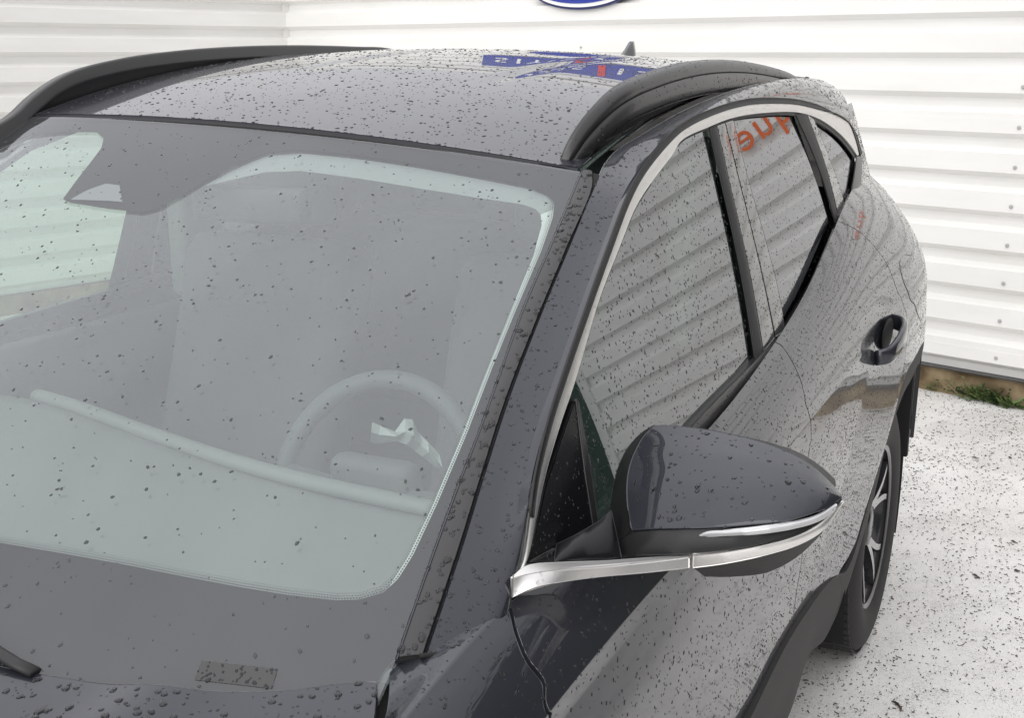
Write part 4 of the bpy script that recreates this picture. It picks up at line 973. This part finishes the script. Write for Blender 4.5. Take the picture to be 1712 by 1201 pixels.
# crumpled film on the wheel
fpx = [(622, 706, .0), (636, 712, .01), (660, 722, .0), (676, 700, .02), (690, 702, .0), (700, 724, .015), (716, 740, .0), (735, 760, .012), (742, 782, .0)]
fpl = [(619, 740, .0), (630, 742, .01), (664, 738, .01), (680, 744, .0), (694, 755, .02), (706, 764, .0), (718, 774, .01), (728, 781, .0), (738, 784, .01)]
V = [at(x, y, Y=.86+d) for x, y, d in fpx]+[at((x1+x2)/2, (y1+y2)/2, Y=.86-.015+d) for (x1, y1, d), (x2, y2, _) in zip(fpx, fpl)]+[at(x, y, Y=.86+d) for x, y, d in fpl]
mesh('protective_film', V, [(j*9+k, j*9+k+1, (j+1)*9+k+1, (j+1)*9+k) for j in range(2) for k in range(8)], 'film', car, smooth=False)
def seat(x, y):
    s_ = empty('seat', (x, y, 0), car)
    boxm('seat_base', (0, 0, .55), (.50, .50, .20), 'seat', s_, 0, .05)
    b_ = boxm('backrest', (0, 0, 0), (.48, .16, .66), 'seat', s_, 0, .06); b_.location = (0, .33, .92); b_.rotation_euler.x = math.radians(-18)
    h_ = boxm('headrest', (0, 0, 0), (.27, .11, .20), 'seat', s_, 0, .045); h_.location = (0, .47, 1.36); h_.rotation_euler.x = math.radians(-12)
seat(.37, 1.25); seat(-.37, 1.25)
rs = empty('seat', (0, 2.15, 0), car); boxm('seat_base', (0, 0, .55), (1.3, .5, .2), 'seat', rs, 0, .05); b_ = boxm('backrest', (0, 0, 0), (1.3, .16, .6), 'seat', rs, 0, .05); b_.location = (0, .33, .88); b_.rotation_euler.x = math.radians(-15)
for x in (-.42, 0, .42): h_ = boxm('headrest', (x, .45, 1.26), (.24, .10, .15), 'seat', rs, 0, .04)
boxm('cabin_floor', (0, 1.7, .31), (1.5, 3.0, .04), 'carpet', car)
bpst = boxm('pillar_liner', (.62, 1.72, 1.28), (.06, .16, .42), 'dashl', car, 0, .02); bpst.rotation_euler.y = 0
boxm('pillar_liner', (-.66, 1.72, 1.28), (.06, .16, .42), 'dashl', car, 0, .02)
for sx in (1, -1): boxm('door_lining', (sx*.775, 1.75, .76), (.04, 2.0, .54), 'seat', car, 0, .01)
mcl = at(250, 352, Y=1.02)
# rear-view mirror under the header
rm = boxm('interior_mirror', (0, 0, 0), (.24, .03, .065), 'plastic', car, 0, .012); rm.location = (.03, 1.05, 1.40)

# ------------------------------------------------------------------ raindrops
def drops(o, count, rmin, rmax, elong, seed, hk=1.0):
    mn = o.data.materials[0].name; dm_ = 'drop_glass' if mn in ('windscreen_glass', 'green_side_glass') else 'water' if mn in ('satin_chrome',) or o.name in ('bonnet', 'mirror_cap', 'front_wing', 'front_wing_top', 'roof_side_frame', 'windscreen_moulding') else 'drop_paint'
    r = np.random.default_rng(seed); me = o.data; me.calc_loop_triangles()
    cnt_big = dm_ == 'water'
    nv = len(me.vertices); co = np.empty(nv*3); me.vertices.foreach_get('co', co); co = co.reshape(-1, 3)
    nt_ = len(me.loop_triangles); tri = np.empty(nt_*3, 'i'); me.loop_triangles.foreach_get('vertices', tri); tri = tri.reshape(-1, 3)
    off = np.array(o.matrix_world.translation) if o.parent is None else np.array(o.parent.location)
    W_ = co+off; a, b, c = W_[tri[:, 0]], W_[tri[:, 1]], W_[tri[:, 2]]; cr_ = np.cross(b-a, c-a); area = np.linalg.norm(cr_, axis=1); nrm = cr_/(area[:, None]+1e-12)
    cen = (a+b+c)/3; d = cen-CAM; dist = np.linalg.norm(d, axis=1); facing = np.sum(nrm*d, 1)/dist < -.02
    zc = d@fw; px = PW/2+F*(d@rt)/zc; py = PH/2-F*(d@up)/zc
    if o.name in NG: nt_m = np.empty(nt_, 'i'); me.loop_triangles.foreach_get('polygon_index', nt_m); facing &= nt_m < NG[o.name]
    ok = facing & (zc > .2) & (px > -420) & (px < PW+420) & (py > -200) & (py < PH+320) & (area > 1e-9)
    if ok.sum() == 0: print('no drops', o.name); return
    if count < 0: count = max(4, int(-count*(area*ok).sum()*.5))
    wt_ = area*ok; pick = r.choice(nt_, count, p=wt_/wt_.sum())
    u, v = r.random(count), r.random(count); s = u+v > 1; u[s], v[s] = 1-u[s], 1-v[s]
    P = a[pick]+(b-a)[pick]*u[:, None]+(c-a)[pick]*v[:, None]; n = nrm[pick]
    R0 = rmin+(rmax-rmin)*r.random(count)**3.2
    dn = np.array([0, 0, -1.0])-n*(n@np.array([0, 0, -1.0]))[:, None]; ln = np.linalg.norm(dn, axis=1)
    rd_ = r.normal(size=(count, 3)); rd_ -= n*np.sum(rd_*n, 1)[:, None]; rd_ /= np.linalg.norm(rd_, axis=1)[:, None]
    t1 = dn+rd_*.35; t1 /= np.linalg.norm(t1, axis=1)[:, None]; t2 = np.cross(n, t1)
    el = 1+(elong-1)*r.random(count)**1.5
    # flatter surfaces: elongation is random
    K = 12 if cnt_big else 8; rings = [(1.0, -.03), (.92, .20), (.60, .34)]; ang = 2*np.pi*np.arange(K)/K
    ph = r.random((count, 1))*6.28; wob = 1+.13*np.sin(ang*2+ph)+.09*np.sin(ang*3+ph*2)
    parts = []
    for rr_, h in rings:
        ca, sa = np.cos(ang)*wob*rr_, np.sin(ang)*wob*rr_
        parts.append(P[:, None]+t1[:, None]*(R0*el)[:, None, None]*ca[..., None]+t2[:, None]*R0[:, None, None]*sa[..., None]+n[:, None]*(R0*h)[:, None, None])
    parts.append((P+n*(R0*.39)[:, None])[:, None])
    Vv = np.concatenate(parts, 1)-off; nvp = Vv.shape[1]; tmpl = []
    for j in range(2):
        for k in range(K): tmpl.append((j*K+k, j*K+(k+1) % K, (j+1)*K+(k+1) % K, (j+1)*K+k))
    q = np.array(tmpl); tr_ = np.array([(2*K+k, 2*K+(k+1) % K, 3*K) for k in range(K)])
    base = (np.arange(count)*nvp)[:, None, None]; Q = (q[None]+base).reshape(-1, 4); Tt = (tr_[None]+base).reshape(-1, 3)
    m2 = D.meshes.new('raindrops'); m2.vertices.add(count*nvp); m2.vertices.foreach_set('co', Vv.reshape(-1).astype('f'))
    nl = Q.size+Tt.size; m2.loops.add(nl); m2.loops.foreach_set('vertex_index', np.r_[Q.ravel(), Tt.ravel()].astype('i'))
    m2.polygons.add(len(Q)+len(Tt)); m2.polygons.foreach_set('loop_start', np.r_[np.arange(len(Q))*4, Q.size+np.arange(len(Tt))*3].astype('i'))
    m2.update(calc_edges=True); m2.validate(); m2.polygons.foreach_set('use_smooth', [True]*len(m2.polygons)); m2.materials.append(M[dm_])
    ob = D.objects.new('raindrops', m2); COL.objects.link(ob); ob['kind'] = 'stuff'
    ob.parent = mir if o.parent is mir else o      # never deeper than thing > part > sub-part
for i, (o, cnt, a, b, e) in enumerate(DROPS): drops(o, cnt, a, b, e, 100+i)

# ================================================================== signs
def oval(name, s, z, a, b, o, m, parent, th=.012, seg=64):
    V = []
    for oo in (o, o-th):
        for k in range(seg):
            t_ = 2*math.pi*k/seg; V.append(wallp(s+a*math.cos(t_), z+b*math.sin(t_), oo)-(np.array(parent.location) if parent else 0))
    Fc = [tuple(range(seg))]+[(k, (k+1) % seg, seg+(k+1) % seg, seg+k) for k in range(seg)]
    return mesh(name, V, Fc, m, parent, smooth=False)
M['navy'] = mat('navy_rim', (.006, .010, .09), .3, 0, .6); M['blue'] = mat('sign_blue', (.008, .028, .30), .25, 0, .8)
M['white'] = mat('sign_white', (.82, .82, .82), .4); M['orange'] = mat('sign_orange', (.78, .15, .035), .5); M['red'] = mat('sign_red', (.6, .03, .02), .5)
sg = tag(empty('oval_sign', wallp(-2.23, 2.045)), 'blue oval sign with white and navy border on the wall above the car', 'sign')
oval('navy_border', -2.23, 2.050, .405, .152, .030, 'navy', sg, .03); oval('white_ring', -2.23, 2.053, .395, .141, .034, 'white', sg, .003)
oval('blue_face', -2.23, 2.057, .378, .124, .038, 'blue', sg, .003)

board = tag(empty('blue_sign_board', wallp(-2.25, 2.58)), 'long blue sign board with white lettering strokes, high on the wall, above the car', 'sign')
def wpanel(name, s0, s1, z0, z1, o0, o1, m, parent): return wbox(name, s0, s1, z0, z1, o0, o1, m, parent)
wpanel('board_panel', -3.0, -1.48, 2.34, 2.84, .0, .035, 'blue', board)
def wtext(name, txt, s, z, size, m, parent, o=.04, ital=0.0):
    cu = D.curves.new(name, 'FONT'); cu.body = txt; cu.size = size; cu.extrude = .004; cu.shear = ital; cu.align_x = 'CENTER'; cu.resolution_u = 3
    ob = D.objects.new(name, cu); COL.objects.link(ob); bpy.context.view_layer.update()
    me = D.meshes.new_from_object(ob.evaluated_get(bpy.context.evaluated_depsgraph_get())); COL.objects.unlink(ob); D.objects.remove(ob)
    me.materials.clear(); me.materials.append(M[m]); o2 = D.objects.new(name, me); COL.objects.link(o2); o2.parent = parent
    z_ = Vector((0, 0, 1)); x_ = Vector(wd); y_ = Vector(wn)
    p = wallp(s, z, o)-np.array(parent.location)
    o2.matrix_local = Matrix(((x_.x, z_.x, y_.x, p[0]), (x_.y, z_.y, y_.y, p[1]), (x_.z, z_.z, y_.z, p[2]), (0, 0, 0, 1)))
    return o2
for k, (ch, s_) in enumerate((('S', -2.82), ('I', -2.66), ('Y', -2.5), ('I', -2.34), ('S', -2.16), ('I', -1.8), ('S', -1.62))):
    wtext('letter', ch, s_, 2.46, .30, 'white', board)
V = [wallp(a, b, c)-np.array(board.location) for c in (.036, .040) for a, b in ((-2.0, 2.42), (-1.94, 2.42), (-1.90, 2.80), (-1.96, 2.80))]
mesh('red_stroke', V, [(0, 1, 2, 3), (4, 5, 6, 7), (0, 1, 5, 4), (1, 2, 6, 5), (2, 3, 7, 6), (3, 0, 4, 7)], 'red', board, smooth=False)
ol = tag(empty('wall_lettering', wallp(.85, 1.75)), 'orange lettering on the white wall, mirrored in the rear side window', 'lettering')
for ch, s_ in (('q', .68), ('u', .82), ('e', .955)):
    wtext('letter', ch, s_, 1.80, .25, 'orange', ol, .012)

# ------------------------------------------------------------------ ground litter, weeds, hedge
M['twig'] = mat('wet_twigs', (.11, .092, .08), .6); M['leaf'] = mat('dead_leaf', (.05, .035, .025), .5)
def litter(n, seed):
    r = np.random.default_rng(seed); V, Fc = [], []
    while len(Fc) < n*3:
        # pixels of visible ground, denser patches
        x = r.uniform(.5, 2.6); y = r.uniform(1.2, 5.6)
        if (np.array([x, y, 0])-WP)@wn < .02: continue
        dn_ = .45+.55*math.sin(x*5.1+1)*math.sin(y*3.7+x*2)
        if r.random() > .35+.65*max(dn_, 0): continue
        L = r.uniform(.003, .011)*(1 if r.random() < .93 else 2.2); w_ = r.uniform(.0007, .0016); a = r.uniform(0, 6.28); c = r.normal(0, .7)
        p = np.array([x, y]); pts = []
        for k in range(4): pts.append(p.copy()); p = p+np.array([math.cos(a), math.sin(a)])*L/3; a += c
        for k in range(4):
            d = pts[min(k+1, 3)]-pts[max(k-1, 0)]; d = d/np.linalg.norm(d); q = np.array([-d[1], d[0]])*w_*(1 if 0 < k < 3 else .4); h = .0015+.003*r.random()
            V += [(pts[k][0]+q[0], pts[k][1]+q[1], .0008), (pts[k][0], pts[k][1], h), (pts[k][0]-q[0], pts[k][1]-q[1], .0008)]
        b0 = len(V)-12
        for k in range(3): Fc += [(b0+k*3, b0+k*3+3, b0+k*3+4, b0+k*3+1), (b0+k*3+1, b0+k*3+4, b0+k*3+5, b0+k*3+2)]
        if len(Fc) > n*6: break
    return V, Fc
V, Fc = litter(24000, 5)
tag(mesh('twig_litter', V, Fc, 'twig', smooth=False), 'fine dark needles and bits scattered over the pale concrete', 'litter', kind='stuff')
def leafbit(px, py, L, w_, a, bend=.5):
    p0 = at(px, py, Z=.002); V = []; n_ = 6; p = np.array([0., 0.]); an = a
    for k in range(n_):
        f = k/(n_-1); q = np.array([-math.sin(an), math.cos(an)])*w_*math.sin(math.pi*(.08+.84*f)); h = .004+.004*math.sin(f*5)
        V += [(p[0]+q[0], p[1]+q[1], .002), (p[0], p[1], h), (p[0]-q[0], p[1]-q[1], .002)]
        p = p+np.array([math.cos(an), math.sin(an)])*L/(n_-1); an += bend/(n_-1)
    Fc = [q for k in range(n_-1) for q in ((k*3, k*3+3, k*3+4, k*3+1), (k*3+1, k*3+4, k*3+5, k*3+2))]
    o = mesh('fallen_leaf', V, Fc, 'leaf'); o.location = p0; return o
for px, py, L, w_, a, bd, lab in ((1490, 1175, .055, .004, -.3, -1.6, 'dark bent twig lying on the concrete at the bottom edge of the view'),
        (1625, 962, .035, .005, -.3, -.9, 'curled dark twig on the concrete right of the rear wheel'), (1695, 955, .02, .008, .1, .3, 'small brown leaf on the concrete near the right edge'),
        (1690, 906, .025, .005, -.2, -.5, 'narrow dark leaf on the concrete above the small brown leaf'), (1625, 766, .03, .005, .1, .2, 'long thin leaf on the concrete below the weeds'),
        (1686, 766, .015, .010, .6, .2, 'short square dark leaf right of the long thin leaf')):
    tag(leafbit(px, py, L, w_, a, bd), lab, 'leaf')
M['weed'] = mat('weed_leaves', (.14, .20, .065), .6); M['weedd'] = mat('weed_leaves_dark', (.05, .085, .025), .6)
def weed(px, py, size, n, seed, lab):
    r = np.random.default_rng(seed); p0 = at(px, py, Z=0.0); V, Fc = [], []; V2, F2 = [], []
    for i in range(n):
        a = r.uniform(0, 6.28); el = r.uniform(.15, 1.25); L = size*r.uniform(.35, 1)*.9
        base = np.array([r.normal(0, size*.28), r.normal(0, size*.12), 0]); d = np.array([math.cos(a)*math.cos(el), math.sin(a)*math.cos(el)*.6, math.sin(el)])
        tip = base+d*L; sd_ = np.cross(d, (0, 0, 1)); sd_ /= np.linalg.norm(sd_)+1e-6
        lw = r.uniform(.006, .013); ll = r.uniform(.014, .030)
        for q in range(3):
            c = base+d*L*(.45+.27*q); c2 = c+d*ll+np.array([0, 0, -.2*ll])+sd_*ll*(.6*(q-1)); m_ = (c+c2)/2
            b0 = len(V); V += [c, m_+sd_*lw+np.array([0, 0, .003]), c2, m_-sd_*lw+np.array([0, 0, .003]), m_-np.array([0, 0, .002])]; Fc += [(b0, b0+1, b0+4), (b0+1, b0+2, b0+4), (b0+2, b0+3, b0+4), (b0+3, b0, b0+4)]
        b0 = len(V2); V2 += [base-sd_*.001, base+sd_*.001, tip+sd_*.0006, tip-sd_*.0006]; F2.append((b0, b0+1, b0+2, b0+3))
    rt_ = tag(empty('weed', p0), lab, 'weed', 'weeds growing along the kerb')
    o = mesh('foliage', V, Fc, 'weed' if seed % 2 else 'weedd', rt_, smooth=False); o['kind'] = 'stuff'
    mesh('stem', V2, F2, 'weedd', rt_, smooth=False)
for k, (px, py, sz, n_, lab) in enumerate(((1572, 655, .06, 34, 'low leafy weed nearest the car at the foot of the kerb'), (1592, 658, .085, 54, 'bushy low weed second from the car at the kerb'),
        (1618, 665, .07, 50, 'flat weed in the middle of the row at the kerb'), (1645, 672, .10, 70, 'tallest weed of the row at the kerb, with an upright stem'), (1672, 678, .08, 54, 'broad weed right of the tallest one at the kerb'),
        (1700, 686, .05, 24, 'small weed tuft at the right end of the row'))):
    weed(px-6, py-3, sz*1.25, int(n_*1.6), 40+k, lab)
M['hedge'] = mat('hedge_leaves', (.030, .050, .018), .65); M['hedgecore'] = mat('hedge_core', (.010, .014, .007), .9)
def hedge(p0, p1, h, th, n, seed, lab):
    r = np.random.default_rng(seed); p0, p1 = np.array(p0, float), np.array(p1, float); d = p1-p0; L = np.linalg.norm(d); d /= L; q = np.array([-d[1], d[0], 0])
    rt_ = tag(empty('hedge', p0), lab, 'hedge')
    V = []
    for u in np.linspace(0, 1, 14):
        for v, z in ((-.4, 0), (-.42, .5), (-.3, .93), (.3, .93), (.42, .5), (.4, 0)): V.append(d*L*u+q*th*v*(1+.1*r.normal())+np.array([0, 0, h*z*(1+.04*r.normal())]))
    mesh('branches', V, [(i*6+k, (i+1)*6+k, (i+1)*6+k+1, i*6+k+1) for i in range(13) for k in range(5)], 'hedgecore', rt_, smooth=False)
    C_ = np.stack([r.uniform(0, L, n), r.uniform(-.55, .55, n)*th, h*r.uniform(0.01, 1.04, n)], 1)
    A_ = C_[:, :1]*d+C_[:, 1:2]*q; A_[:, 2] = C_[:, 2]
    s1 = r.normal(size=(n, 3)); s1 /= np.linalg.norm(s1, axis=1)[:, None]; s2 = r.normal(size=(n, 3)); s2 -= s1*np.sum(s1*s2, 1)[:, None]; s2 /= np.linalg.norm(s2, axis=1)[:, None]
    sz = r.uniform(.02, .055, (n, 1)); Q = np.stack([A_-s1*sz, A_-s2*sz*.5, A_+s1*sz, A_+s2*sz*.5], 1).reshape(-1, 3)
    me = D.meshes.new('foliage'); me.from_pydata(Q.tolist(), [], np.arange(4*n).reshape(n, 4).tolist()); me.materials.append(M['hedge']); o = D.objects.new('foliage', me); COL.objects.link(o); o.parent = rt_; o['kind'] = 'stuff'
hedge(wallp(2.62, 0, -.2), wallp(9.5, 0, -.2), 3.6, 1.1, 26000, 3, 'tall dark hedge past the end of the white wall, mirrored in the front side window')
hedge(wallp(9.3, 0, .3), wallp(9.3, 0, 9), 3.4, 1.1, 22000, 4, 'tall dark hedge along the right of the yard, mirrored in the front door')
